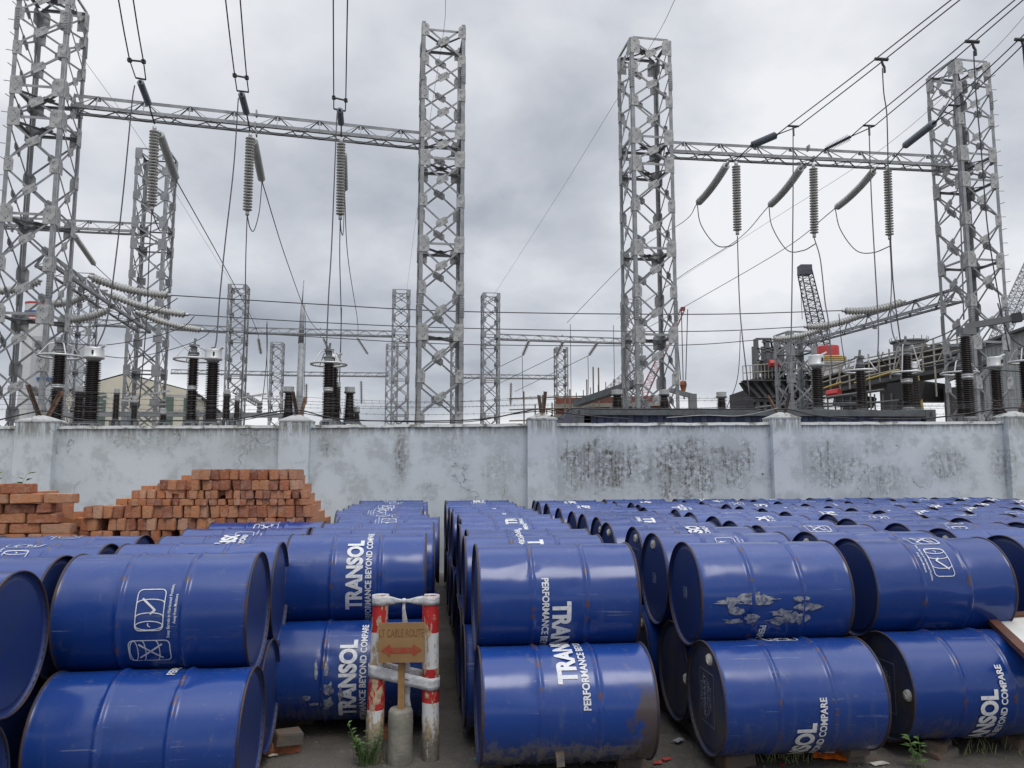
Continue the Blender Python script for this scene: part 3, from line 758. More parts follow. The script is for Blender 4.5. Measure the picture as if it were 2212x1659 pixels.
BE = [brick_mesh(.072, .235, .108, M_BRICK, s) for s in range(5)]
BS = [brick_mesh(.232, .112, .077, M_BRICK, s+9) for s in range(4)]
rb = random.Random(3)
BR = R(5)
def profile_top(sx):
    for (x1, y) in ((205,1122),(286,1092),(335,1064),(415,1040),(455,1016),(645,1013),(665,1052),(690,1090)):
        if sx < x1: return y
    return 1200
LB1 = 'red brick with its end showing in the big stack, %s'
nb_ = 0
D0 = 6.75
CH = [.089,.086,.072,.054,.102,.100,.086,.100,.090,.10,.10,.10]
for cidx in range(0, 12):
    zb = 1.578-sum(CH[:cidx+1]); zc_ = zb+CH[cidx]/2
    x = P(180, 1100, D0).x
    xe = P(690, 1100, D0).x
    x += rb.uniform(0,.05)
    while x < xe:
        wv = (.076 if CH[cidx] > .08 else .060)+rb.uniform(-.006,.010)
        pc = Vector((x+wv/2, D0+(x+.7)*math.tan(BR), zc_))
        # projected s coordinate of the brick top
        zcam = pc.y*math.cos(TH)+(pc.z-EYE)*math.sin(TH); sx = (512+pc.x/zcam*FPX)*SC
        sy_top = (384-(-pc.y*math.sin(TH)+(pc.z+.045-EYE)*math.cos(TH))/zcam*FPX)*SC
        if sy_top > profile_top(sx)-8 and sx < 690 and rb.random() < .985 and sx > 186:
            place = 'top courses' if cidx < 3 else ('middle courses' if cidx < 6 else 'lowest visible courses')
            o = link('brick', rb.choice(BE)); o.location = pc + Vector((0, rb.uniform(-.02,.02)+(.10 if cidx < 3 and sx < 420 else 0), 0)); o.rotation_euler = (0, rb.uniform(-.06,.06), BR+rb.uniform(-.10,.10))
            o.scale = ((wv-.003)/.074, 1, (CH[cidx]-.002)/.109)
            tag(o, LB1 % place, 'brick', 'bricks ends-out in the big stack, ' + place); nb_ += 1
        x += wv
mb = MB()
for (s0, s1, sy) in ((206,288,1096),(289,338,1070),(339,418,1046),(419,455,1022),(456,643,1019),(644,664,1058),(665,686,1096)):
    a = P(s0, sy, 6.98); b_ = P(s1, sy, 6.98); z1 = a.z
    n = max(1, int((b_.x-a.x)/.085))
    for k in range(n):
        x0 = a.x+(b_.x-a.x)*k/n; x1 = a.x+(b_.x-a.x)*(k+1)/n
        for (yy, dz) in ((0, 0), (.24, -.02), (.48,-.10)):
            y0 = 6.90+yy+(x0+.7)*math.tan(BR); mb.box(x0+.003, x1-.003, y0, y0+.23, 0, z1-.01+dz+rb.uniform(-.012,.004))
tag(mb.obj('brick_pile_core', M_BRICK), 'mass of red bricks filling the inside of the big stack', 'bricks', kind='stuff')
# left stack, bricks laid lengthwise
def ltop(sx): return 1044 if sx < 128 else (1066 if sx < 168 else 1200)
D1 = 6.55
for cidx in range(0, 14):
    zc_ = P(60, 1044, D1).z-.040-.080*cidx
    if zc_ < .3: break
    x = P(-60, 1100, D1).x+rb.uniform(-.12,0)
    while x < P(172, 1100, D1).x:
        endon = rb.random() < .30; wv = (.118 if endon else .243)
        pc = Vector((x+wv/2, D1+(x+1.5)*math.tan(BR), zc_)); zcam = pc.y*math.cos(TH)+(pc.z-EYE)*math.sin(TH); sx = (512+(pc.x+wv/2)/zcam*FPX)*SC
        sy_top = (384-(-pc.y*math.sin(TH)+(pc.z+.044-EYE)*math.cos(TH))/zcam*FPX)*SC
        if sx < 174 and sy_top > ltop(sx)-8:
            o = link('brick', rb.choice(BS)); o.location = pc+Vector((0, (.06 if endon else 0)+rb.uniform(-.02,.02), 0)); o.rotation_euler = (rb.uniform(-.03,.03), rb.uniform(-.02,.02), BR+(math.pi/2 if endon else 0)+rb.uniform(-.06,.06))
            place = 'upper half' if cidx < 3 else 'lower half'
            tag(o, 'red brick in the left stack near the photo edge, ' + place, 'brick', 'bricks in the left stack, ' + place)
        x += wv+.004
mb = MB(); 
for (s0, s1, sy) in ((-60,127,1052),(128,166,1075)):
    a = P(s0, sy, 6.8); b_ = P(s1, sy, 6.8); n = int((b_.x-a.x)/.12)
    for k in range(n):
        x0 = a.x+(b_.x-a.x)*k/n; mb.box(x0, x0+.115, 6.68+(x0+1.5)*math.tan(BR), 7.05+(x0+1.5)*math.tan(BR), 0, a.z-.01+rb.uniform(-.03,0))
tag(mb.obj('brick_pile_core', M_BRICK), 'mass of red bricks filling the inside of the left stack', 'bricks', kind='stuff')
# loose bricks between the two stacks
for (sx, sy, rz, ry, lb) in ((198,1128,.1,0,'red brick lying flat alone between the two stacks'), (160,1150,.5,.2,'loose brick leaning at the foot of the left stack'), (178,1147,.2,-.15,'pale loose brick lying askew right of the left stack'), (208,1148,1.2,.05,'loose brick seen end-on left of the big stack'), (150,1128,.8,.3,'tilted brick resting against the left stack corner'), (240,1112,.3,.3,'slanting brick on the left shoulder of the big stack'),
        (375,1056,.1,.1,'pale brick lying crooked on the upper left step of the big stack'), (480,1060,.4,-.12,'brick sticking out askew from the top of the big stack')):
    o = link('brick', rb.choice(BS)); o.location = P(sx, sy, 6.6); o.rotation_euler = (0, ry, rz); tag(o, lb, 'brick')
mb = MB(); mb.box(P(140,1150,6.7).x, P(230,1150,6.7).x, 6.72, 7.1, 0, P(180,1158,6.7).z); tag(mb.obj('brick_rubble', M_BRICK), 'low heap of bricks between the two stacks', 'bricks', kind='stuff')
# plant at the left edge by the wall
M_LEAF = mat('leaf', (.055,.12,.03), .55, c2=(.10,.17,.04), vscale=12); M_LEAFY = mat('yellow_leaf', (.20,.24,.05), .6)
def weed(name, base, hgt, nst, leaf, label, seed, material=M_LEAF, lean=.35, nl=7, spread=.05):
    rl = random.Random(seed); o = empty(name, base); tag(o, label, 'plant')
    st = MB(); lf = MB()
    for s in range(nst):
        a = rl.uniform(0, 6.28); b0 = Vector((math.cos(a)*spread*rl.random(), math.sin(a)*spread*rl.random(), 0)); hh = hgt*rl.uniform(.55, 1)
        tip = b0+Vector((math.cos(a)*lean*hh, math.sin(a)*lean*hh, hh)); mid = b0.lerp(tip, .5)+Vector((0,0,hh*.06))
        pts = spline([b0, mid, tip], 5); st.tube(pts, [.0035*(1-.7*i/len(pts)) for i in range(len(pts))], 4)
        for k in range(nl):
            p = pts[min(len(pts)-1, int((.25+.75*k/nl)*len(pts)))]; b2 = rl.uniform(0, 6.28); d = Vector((math.cos(b2), math.sin(b2), rl.uniform(.1,.7))).normalized(); L2 = leaf*rl.uniform(.6,1.1)
            s2 = d.cross(Vector((0,0,1))).normalized()*L2*.28; q = p+d*L2
            lf.quad(p, p+d*L2*.45+s2+Vector((0,0,L2*.05)), q-Vector((0,0,L2*.15)), p+d*L2*.45-s2+Vector((0,0,L2*.05)))
    st.obj('stem', M_LEAF, o); lf.obj('leaves', material, o, fix=False); return o
weed('weed', (P(-12,1045,9.2).x, 9.2, .8), .85, 9, .13, 'green leafy plant poking in at the left edge beside the wall', 5, nl=12, spread=.2)

# ---------------------------------------------------------------- foreground: red and white posts, sign, stake
def bamboo(name, base, top, r0, r1, bands, label, seed):
    base = Vector(base); top = Vector(top); o = empty(name, base); tag(o, label, 'post', 'red and white bamboo posts')
    d = top-base; L_ = d.length; q = Vector((0,0,1)).rotation_difference(d.normalized()).to_matrix().to_4x4()
    m = bpy.data.materials.new('peeling_painted_bamboo'); m.use_nodes = True; h = NT(m.node_tree); b = h.N['Principled BSDF']
    tcn = h.node('ShaderNodeTexCoord'); sp = h.node('ShaderNodeSeparateXYZ', inp={0: tcn.outputs['Object']})
    n1 = h.noise(h.vscale(tcn.outputs['Object'], (28,28,9)), 1, 7, .7); n2 = h.noise(tcn.outputs['Object'], 45, 5, .7)
    ofv = h.node('ShaderNodeVectorMath', operation='ADD', inp={0: tcn.outputs['Object'], 1: (seed*3.1,2.,seed)})
    n1 = h.noise(h.vscale(ofv.outputs[0], (26,26,9)), 1, 7, .7)
    t = h.math('DIVIDE', sp.outputs[2], L_); t = h.math('ADD', t, h.math('MULTIPLY', h.math('SUBTRACT', n2, .5), .012))
    rp = h.node('ShaderNodeValToRGB', inp={0: t}); cr = rp.color_ramp; cr.interpolation = 'CONSTANT'
    RED = (.42,.016,.018,1); WH = (.60,.61,.62,1)
    cr.elements[0].position = 0; cr.elements[0].color = WH; first = True
    for (p, c_) in bands:
        if first and p == 0: cr.elements[0].color = RED if c_ == 'r' else WH; first = False; continue
        e_ = cr.elements.new(p); e_.color = RED if c_ == 'r' else WH
    if len(cr.elements) > 1 and cr.elements[-1].position >= 1: cr.elements.remove(cr.elements[-1])
    bare = h.mix(h.ss(n2, .4, .62), (.52,.40,.25), (.30,.24,.17))
    bare = h.mix(h.math('SUBTRACT', 1.0, h.ss(t, .08, .26)), bare, (.17,.155,.125))
    wear = h.math('ADD', n1, h.math('MULTIPLY', h.math('SUBTRACT', 1.0, h.ss(t, .06, .36)), .17))
    c = h.mix(h.ss(wear, .50 if seed == 1 else .545, .515 if seed == 1 else .56), rp.outputs[0], bare)
    c = h.mix(h.math('MULTIPLY', h.math('SUBTRACT', 1.0, h.ss(t, .0, .30)), h.ss(n2, .38, .6)), c, (.10,.095,.08))
    h.L.new(c, b.inputs['Base Color']); b.inputs['Roughness'].default_value = .65
    bp = h.node('ShaderNodeBump', inp={'Height': n1, 'Strength': .4, 'Distance': .006}); h.L.new(bp.outputs[0], b.inputs['Normal'])
    prof = []
    for k in range(41):
        tt = k/40; r = r0+(r1-r0)*tt
        for nd_ in (.26, .56, .86): r += .0035*math.exp(-((tt-nd_)/.010)**2)
        prof.append((r, L_*tt))
    prof += [(r1*.74, L_), (r1*.72, L_-.05), (.0001, L_-.05)]
    mb = MB(); mb.lathe(prof, 24, q); mb.obj('culm', m, o, smooth=False)
    for p in o.children[0].data.polygons: p.use_smooth = True
    return o, base, top
b1 = PZ(806, 1648, -.02); t1 = P(823, 1288, b1.y+.01)
b2 = PZ(930, 1648, -.02); t2 = P(930, 1288, b2.y+.01)
bamboo('painted_post', b1, t1, .050, .043, [(0,'w'),(.32,'r'),(.57,'w'),(.785,'r')], 'leaning red and white bamboo post with peeling paint, left of the cable sign', 1)
bamboo('painted_post', b2, t2, .047, .046, [(0,'w'),(.36,'r'),(.565,'w'),(.78,'r')], 'upright red and white bamboo post right of the cable sign', 2)
# concrete footing with a wooden stake
M_CONC = mat('rough_concrete', (.27,.26,.21), .9, c2=(.15,.145,.125), vscale=9, bump=.6)
M_WOOD = mat('raw_wood', (.36,.21,.085), .7, c2=(.27,.15,.06), vscale=20, bump=.2)
cb = PZ(864, 1650, -.01)
mb = MB(); prof = [(.066,0),(.068,.04),(.0665,.15),(.068,.22),(.065,.275),(.058,.289),(.0001,.285)]
mb.lathe(prof, 28); o = mb.obj('concrete_footing', M_CONC, smooth=True); o.location = cb; tag(o, 'mossy cylindrical concrete footing between the two painted posts', 'footing')
for v in o.data.vertices:
    nn_ = noise.noise(Vector(v.co)*14+Vector((3,3,3)))*.004; v.co.x += nn_; v.co.y += nn_*.6
st0 = cb+Vector((.002,0,.27)); sgD = cb.y-.03
mb = MB(); top = P(869, 1352, sgD+.02); mb.bar(st0, top, .036, .018, (0,1,0)); tag(mb.obj('wooden_stake', M_WOOD), 'yellowish wooden stake standing in the concrete footing', 'stake')
M_CARD = mat('brown_hardboard', (.30,.18,.075), .75, c2=(.25,.145,.058), vscale=6, bump=.15)
M_STENC = mat('rust_red_stencil', (.17,.055,.025), .8, c2=(.23,.10,.045), vscale=18)
M_ARROW = mat('red_brushed_arrow', (.33,.04,.02), .75, c2=(.26,.09,.035), vscale=22)
c00 = P(817, 1431, sgD-.02); c11 = P(918, 1345, sgD-.02); sw, sh = c11.x-c00.x, c11.z-c00.z
sg = empty('cable_route_sign', ((c00.x+c11.x)/2, sgD-.02, (c00.z+c11.z)/2), 0); sg.rotation_euler = (0, R(-.8), 0)
tag(sg, 'brown hardboard sign reading LT CABLE ROUTE with a red double arrow', 'sign')
mb = MB(); mb.box(-sw/2, sw/2, -.004, .004, -sh/2, sh/2); mb.obj('board', M_CARD, sg)
bm = bmesh.new(); fit_text(bm, 'LT CABLE ROUTE', -sw*.485, sw*.485, sh*.14, sh*.345, .0)
for v in bm.verts: v.co = Vector((v.co.x, -.0055, v.co.y))
me = bpy.data.meshes.new('lettering'); bm.to_mesh(me); bm.free(); me.materials.append(M_STENC); link('lettering', me, sg)
mb = MB(); a_, b_, c_ = sw*.445, sw*.25, sw*.235; y0 = -sh*.19
pts = [(-a_,0),(-b_,sh*.155),(-c_,sh*.07),(c_,sh*.07),(b_,sh*.155),(a_,0),(b_,-sh*.155),(c_,-sh*.07),(-c_,-sh*.07),(-b_,-sh*.155)]
mb.plate([(x,-.0055,y0+y) for x, y in pts], (0,1,0), .001); mb.obj('arrow', M_ARROW, sg)
# tapes
def ribbon(pts, wdt, name, label, up=(0,0,1), parent=None, twist=None):
    pts = [Vector(p) for p in pts]; mb = MB(); n = len(pts); L1 = []
    for i, p in enumerate(pts):
        wd = wdt[i] if isinstance(wdt, (list, tuple)) else wdt; u = Vector(up).normalized()*wd/2
        mb.v += [tuple(q) for q in (p+u, p+u*.35+Vector((0,-.001,0)), p-u*.35+Vector((0,-.001,0)), p-u)]
    for i in range(n-1):
        for j in range(3): mb.f.append((4*i+j+1, 4*(i+1)+j+1, 4*(i+1)+j, 4*i+j)); mb.m.append(0)
    o = mb.obj(name, M_TAPE, parent, smooth=True, fix=False)
    sm = o.modifiers.new('thickness', 'SOLIDIFY'); sm.thickness = .0015
    if label: tag(o, label, 'tape')
    return o
def around(c, r, a0, a1, z0, z1, n=12): return [Vector((c.x+r*math.cos(R(a0+(a1-a0)*i/n)), c.y+r*math.sin(R(a0+(a1-a0)*i/n)), z0+(z1-z0)*i/n)) for i in range(n+1)]
def axp(b, t, z): f = (z-b.z)/(t.z-b.z); return b.lerp(t, f)
zt = P(822, 1299, b1.y-.05).z
pL = axp(b1, t1, zt); pR = axp(b2, t2, zt); kn = P(873, 1298, b1.y-.05)
tp = empty('tied_tape', kn); tag(tp, 'white plastic tape knotted between the tops of the two painted posts', 'tape')
def loc_(pts): return [Vector(p)-kn for p in pts]
o = ribbon(loc_([kn]+[kn.lerp(pL+Vector((.040,-.030,0)), t) for t in (.3,.7)]+around(pL, .0475, -35, -190, zt, zt)+around(pL, .0475, -190, -330, zt, zt)), [.014,.022,.042]+[.052]*26, 'wrap', None, parent=tp)
o = ribbon(loc_([kn]+[kn.lerp(pR+Vector((-.040,-.030,0)), t) for t in (.3,.7)]+around(pR, .0505, 215, 370, zt, zt)+around(pR, .0505, 370, 500, zt, zt)), [.014,.022,.042]+[.050]*26, 'wrap', None, parent=tp)
mb = MB(); mb.lathe([(.0001,-.014),(.012,-.011),(.015,0),(.012,.011),(.0001,.014)], 10, Matrix.Rotation(R(90),4,'Y')); mb.obj('knot', M_TAPE, tp, smooth=True)
o = ribbon(loc_([kn, P(872,1315,kn.y), P(874,1335,kn.y+.012), P(875,1352,kn.y+.035), P(876,1380,kn.y+.04), P(879,1440,kn.y+.045), P(880,1480,kn.y+.045), P(878,1510,kn.y+.045), P(881,1533,kn.y+.045)]), [.010,.018,.026,.034,.036,.036,.036,.036,.042], 'tail', None, up=(1,0,.1), parent=tp)
zl = P(812, 1452, b1.y-.05).z; zr = P(930, 1480, b2.y-.05).z
pL = axp(b1, t1, zl); pR = axp(b2, t2, zr)
tp = empty('wound_tape', pL); tag(tp, 'white plastic tape sloping across both painted posts below the sign', 'tape')
fr = around(pL, .0515, 60, 270, zl, zl, 14) + [ (pL+Vector((0,-.0515,0))).lerp(pR+Vector((0,-.0515,0)), t) for t in (.2,.4,.6,.8)] + around(pR, .0515, 270, 430, zr, zr, 12)
ribbon([p-pL for p in fr], .066, 'front_band', None, parent=tp)
bk = [(pL+Vector((0,.0515,.01))).lerp(pR+Vector((0,.0515,.02)), t) for t in (0,.25,.5,.75,1)]
ribbon([p-pL for p in bk], .05, 'back_band', None, parent=tp)
def tapetext(s, p, wd, hg, ang, parent, off):
    bm = bmesh.new(); fit_text(bm, s, -wd/2, wd/2, -hg/2, hg/2, .03)
    for v in bm.verts: v.co = Vector((v.co.x*math.cos(ang), 0, v.co.x*math.sin(ang)+v.co.y))
    me = bpy.data.meshes.new('print'); bm.to_mesh(me); bm.free(); me.materials.append(M_TBLUE); o = link('print', me, parent); o.location = p-off; return o
M_TBLUE = mat('blue_print', (.03,.06,.25), .6)
mm_ = (pL+Vector((0,-.0515,0))).lerp(pR+Vector((0,-.0515,0)), .55)
tapetext('BINAMM', mm_+Vector((0,-.0045,0)), .036, .008, math.atan2(zr-zl, pR.x-pL.x), tp, pL)

# ---------------------------------------------------------------- bricks, litter and weeds on the ground
BD = [brick_mesh(.235, .112, .070, M_BRICKD, s+30) for s in range(3)]; BDR = [brick_mesh(.235, .112, .070, M_BRICK, s+40) for s in range(3)]
k_ = 0
for (sx, sy, rz, red, dz, lb) in ((612,1612,.25,1,0,'broken reddish brick propping the lower drum left of the posts'), (622,1592,.5,0,.06,'muddy brick piece on top of the broken reddish brick'), (835,1580,.1,1,0,'red brick in shadow behind the concrete footing'),
        (1075,1634,1.3,0,0,'muddy brick under the left end of the mud-caked drum'), (1368,1640,.05,1,0,'large muddy brick under the right end of the mud-caked drum'), (1355,1612,.3,0,.065,'grey brick flake wedged under the mud-caked drum'),
        (1515,1560,-.9,1,0,'dark red brick in the aisle right of the mud-caked drum'), (1480,1500,-1.0,1,0,'dark red brick deeper in the aisle under the shaded lids'), (1588,1640,.3,0,0,'muddy brick chock under the stencilled-lid drum, left side'), (1848,1628,.2,0,0,'muddy brick chock under the stencilled-lid drum, right side'), (1842,1612,.35,0,.06,'half brick lying on the right chock'),
        (2025,1612,.9,0,0,'muddy brick chock leaning below the drum at far right'), (2030,1632,.5,1,-.03,'reddish brick half buried in front of the far right chock'), (2205,1600,.4,0,0,'muddy brick at the right edge under the drum')):
    p = PZ(sx, sy, .03+dz); o = link('brick', (BDR if red == 1 and k_ in (0,2,7,8) else BD)[k_ % 3]); k_ += 1
    o.location = (p.x, p.y, .03+dz); o.rotation_euler = (rb.uniform(-.08,.08), rb.uniform(-.08,.08), rz); o.scale = (.6 if dz > 0 else .8, .95, 1); tag(o, lb, 'brick')
# hidden drum supports: long battens of brick under every lower row keep the drums at rest
mb = MB()
for (cn, u, v, rows, lows) in COLS:
    for s in (-.3, .3):
        a = OR+AX*(u+s)+BK*(v+.12); b__ = OR+AX*(u+s)+BK*(v+ROW*(lows-1)+.2)
        if (b__-a).length > .2 and v+ROW*(lows-1) > v: mb.bar(a+Vector((0,0,.035)), b__+Vector((0,0,.035)), .11, .066, (0,0,1))
tag(mb.obj('brick_footing_rows', M_BRICKD), 'rows of muddy bricks hidden under the lowest drums', 'bricks', kind='stuff')
# orange packet
M_ORANGE = mat('orange_foil', (.75,.16,.02), .35, var=.3, vscale=15, bump=.3, bscale=30); M_FOILW = mat('white_foil', (.6,.6,.55), .4, bump=.3, bscale=30)
p = PZ(1790, 1635, .015); o = empty('snack_packet', p, .1); o.rotation_euler = (R(24), 0, -.25); o.location.z = .045; tag(o, 'crumpled orange and white foil packet on the ground before the drums', 'litter')
def crumple(w_, d_, name, material, parent, off=(0,0,0), seed=0, amp=.012, n=8):
    mb = MB()
    for j in range(n+1):
        for i in range(n+1):
            x = (i/n-.5)*w_; y = (j/n-.5)*d_; mb.v.append((x+off[0], y+off[1], off[2]+amp*noise.noise(Vector((x*30+seed, y*30, seed)))+amp*.8))
    for j in range(n):
        for i in range(n): a = j*(n+1)+i; mb.f.append((a, a+1, a+n+2, a+n+1)); mb.m.append(0)
    o = mb.obj(name, material, parent, fix=False); md = o.modifiers.new('t','SOLIDIFY'); md.thickness = .003; return o
crumple(.17, .13, 'foil', M_ORANGE, o, seed=2); crumple(.08, .05, 'label', M_FOILW, o, (-.01, .0, .006), seed=2)
for (sx, sy, w_, d_, rz, mt, lb) in ((1075,1645,.06,.015,.2,'c','strip of grey-blue plastic near the mud-caked drum'), (1030,1640,.035,.012,0,'t','small turquoise scrap on the ground left of the mud-caked drum'), (1440,1640,.05,.03,.5,'r','red scrap on the ground in the aisle'), (590,1632,.05,.02,.4,'w','small white scrap left of the posts'),
        (1465,1600,.07,.04,.8,'c','grey plastic film lying in the aisle'), (1690,1652,.03,.02,.8,'r','tiny red scrap by the orange packet'), (1900,1650,.10,.04,.3,'w','white paper scrap at the bottom edge'), (1412,1648,.09,.03,.2,'r','brick-red shard right of the mud-caked drum')):
    p = PZ(sx, sy, .012); o = crumple(w_, d_, 'litter_scrap', {'c': M_SCRAP, 't': mat('turquoise_plastic', (.05,.35,.33), .5), 'r': M_REDW, 'w': M_PLUG}[mt], None, seed=sx*.1, amp=.006, n=4); o.location = p; o.rotation_euler = (0,0,rz); tag(o, lb, 'litter')
# gravel and small stones
rg = random.Random(5); mb = MB()
for k in range(1800):
    y = rg.uniform(3.1, 6.5); x = rg.uniform(-2.6, 3.2) * (.45+.2*y/4); s = rg.uniform(.004, .016); z = gz(x, y)
    q = [Vector((x+s*math.cos(t*1.26+k)*rg.uniform(.7,1.2), y+s*math.sin(t*1.26+k)*rg.uniform(.7,1.2), z-.002)) for t in range(5)]; tp_ = Vector((x, y, z+s*.7))
    for t in range(5):
        n0 = len(mb.v); mb.v += [tuple(q[t]), tuple(q[(t+1) % 5]), tuple(tp_)]; mb.f.append((n0,n0+1,n0+2)); mb.m.append(0)
tag(mb.obj('gravel', mat('pebble', (.15,.135,.115), .9, var=.5, vscale=30)), 'small stones and crumbs scattered over the wet earth', 'gravel', kind='stuff')
mb = MB()
for (cx_, cy_, rr_, n_) in ((PZ(1680,1640,0).x, PZ(1680,1640,0).y, .12, 60), (PZ(800,1650,0).x, PZ(800,1650,0).y+.05, .08, 40), (PZ(1750,1640,0).x, PZ(1750,1640,0).y+.08, .15, 50), (PZ(2150,1630,0).x, PZ(2150,1630,0).y, .25, 60)):
    for k in range(n_):
        a = rg.uniform(0,6.28); q = rg.random()*rr_; p = Vector((cx_+math.cos(a)*q*1.6, cy_+math.sin(a)*q, 0)); hh = rg.uniform(.03,.10); l = Vector((rg.uniform(-.04,.04), rg.uniform(-.03,.03), hh)); s = Vector((.0025,0,0))
        mb.quad(p-s, p+s, p+l*.6+s*.6, p+l*.6-s*.6); n0 = len(mb.v); mb.v += [tuple(p+l*.6-s*.6), tuple(p+l*.6+s*.6), tuple(p+l+Vector((l.x*.5,l.y*.5,-.01)))]; mb.f.append((n0,n0+1,n0+2)); mb.m.append(0)
tag(mb.obj('grass', mat('dry_grass', (.10,.13,.04), .8, c2=(.20,.18,.09), vscale=25), fix=False), 'thin grass tufts along the foot of the drums', 'grass', kind='stuff')
p = PZ(795, 1645, 0); weed('weed', (p.x, p.y-.03, 0), .22, 14, .035, 'small bushy weed at the foot of the leaning post', 3, nl=12)
p = PZ(1965, 1648, 0); weed('weed', (p.x, p.y-.12, 0), .20, 3, .06, 'young green seedling in front of the far right drum', 8, nl=8, lean=.2)
p = PZ(2130, 1600, 0); weed('weed', (p.x, p.y, 0), .07, 5, .03, 'tiny weed in the mud near the right edge', 12, nl=4)
# torn plastic on the drums
def peel(sx, sy, D, w_, h_, label, seed, material=None, tilt=.0):
    o = crumple(w_, h_, 'torn_film', material or M_SCRAP, None, seed=seed, amp=.012, n=6); o.location = P(sx, sy, D); o.rotation_euler = (R(78)+tilt, 0, PSI+rnd.uniform(-.4,.4)); return tag(o, label, 'film')
peel(1208,1625,3.97,.045,.13,'grey rag hanging from the belly of the mud-caked drum',9, M_BRICKD)
o = crumple(.07,.05,'cloth_scrap',M_PLUG,None,seed=3,amp=.02,n=6); o.location = P(395,1213,4.35); o.rotation_euler=(R(60),0,0); tag(o,'white rag lying on a drum in the left group','rag')
o = crumple(.06,.05,'cloth_scrap',M_PLUG,None,seed=8,amp=.02,n=6); o.location = P(272,1270,3.78); o.rotation_euler=(R(75),.3,0); tag(o,'frayed white rag on the front left pictogram drum','rag')
# board lying on the drum at the right edge
q = [P(2136,1334,4.75), P(2330,1322,4.75), P(2420,1470,4.22), P(2225,1418,4.22)]
nrm = (q[1]-q[0]).cross(q[3]-q[0]).normalized(); nrm = nrm if nrm.z > 0 else -nrm
o = empty('warning_board', q[0]); tag(o, 'brown-framed white board lying on a lower drum at the right edge', 'board')
qq = [p-q[0] for p in q]; cen = sum(qq, Vector())/4
M_FRAME = mat('brown_frame', (.11,.04,.022), .6, c2=(.07,.03,.02), vscale=12); M_BOARDW = mat('white_board', (.6,.6,.58), .5, c2=(.5,.49,.45), vscale=6)
mb = MB(); mb.plate([cen+(p-cen)*.97 for p in qq], nrm, .012); mb.obj('panel', M_BOARDW, o)
for i in range(4):
    mb = MB(); mb.bar(qq[i], qq[(i+1)%4], .055, .03, nrm); mb.obj('frame_rail', M_FRAME, o)
mb = MB()
for (u_, v_, s_) in ((.42,.50,.075),(.56,.62,.05),(.36,.72,.045),(.60,.40,.035)):
    c_ = qq[0]+(qq[1]-qq[0])*u_+(qq[3]-qq[0])*v_; e1 = (qq[1]-qq[0]).normalized(); e2 = nrm.cross(e1)
    mb.plate([c_+nrm*.0075+e1*s_*math.cos(t*.7)*(1+.35*math.sin(t*2.3+u_*9))+e2*s_*.7*math.sin(t*.7) for t in range(9)], nrm, .001)
mb.obj('brown_print', M_FRAME, o)

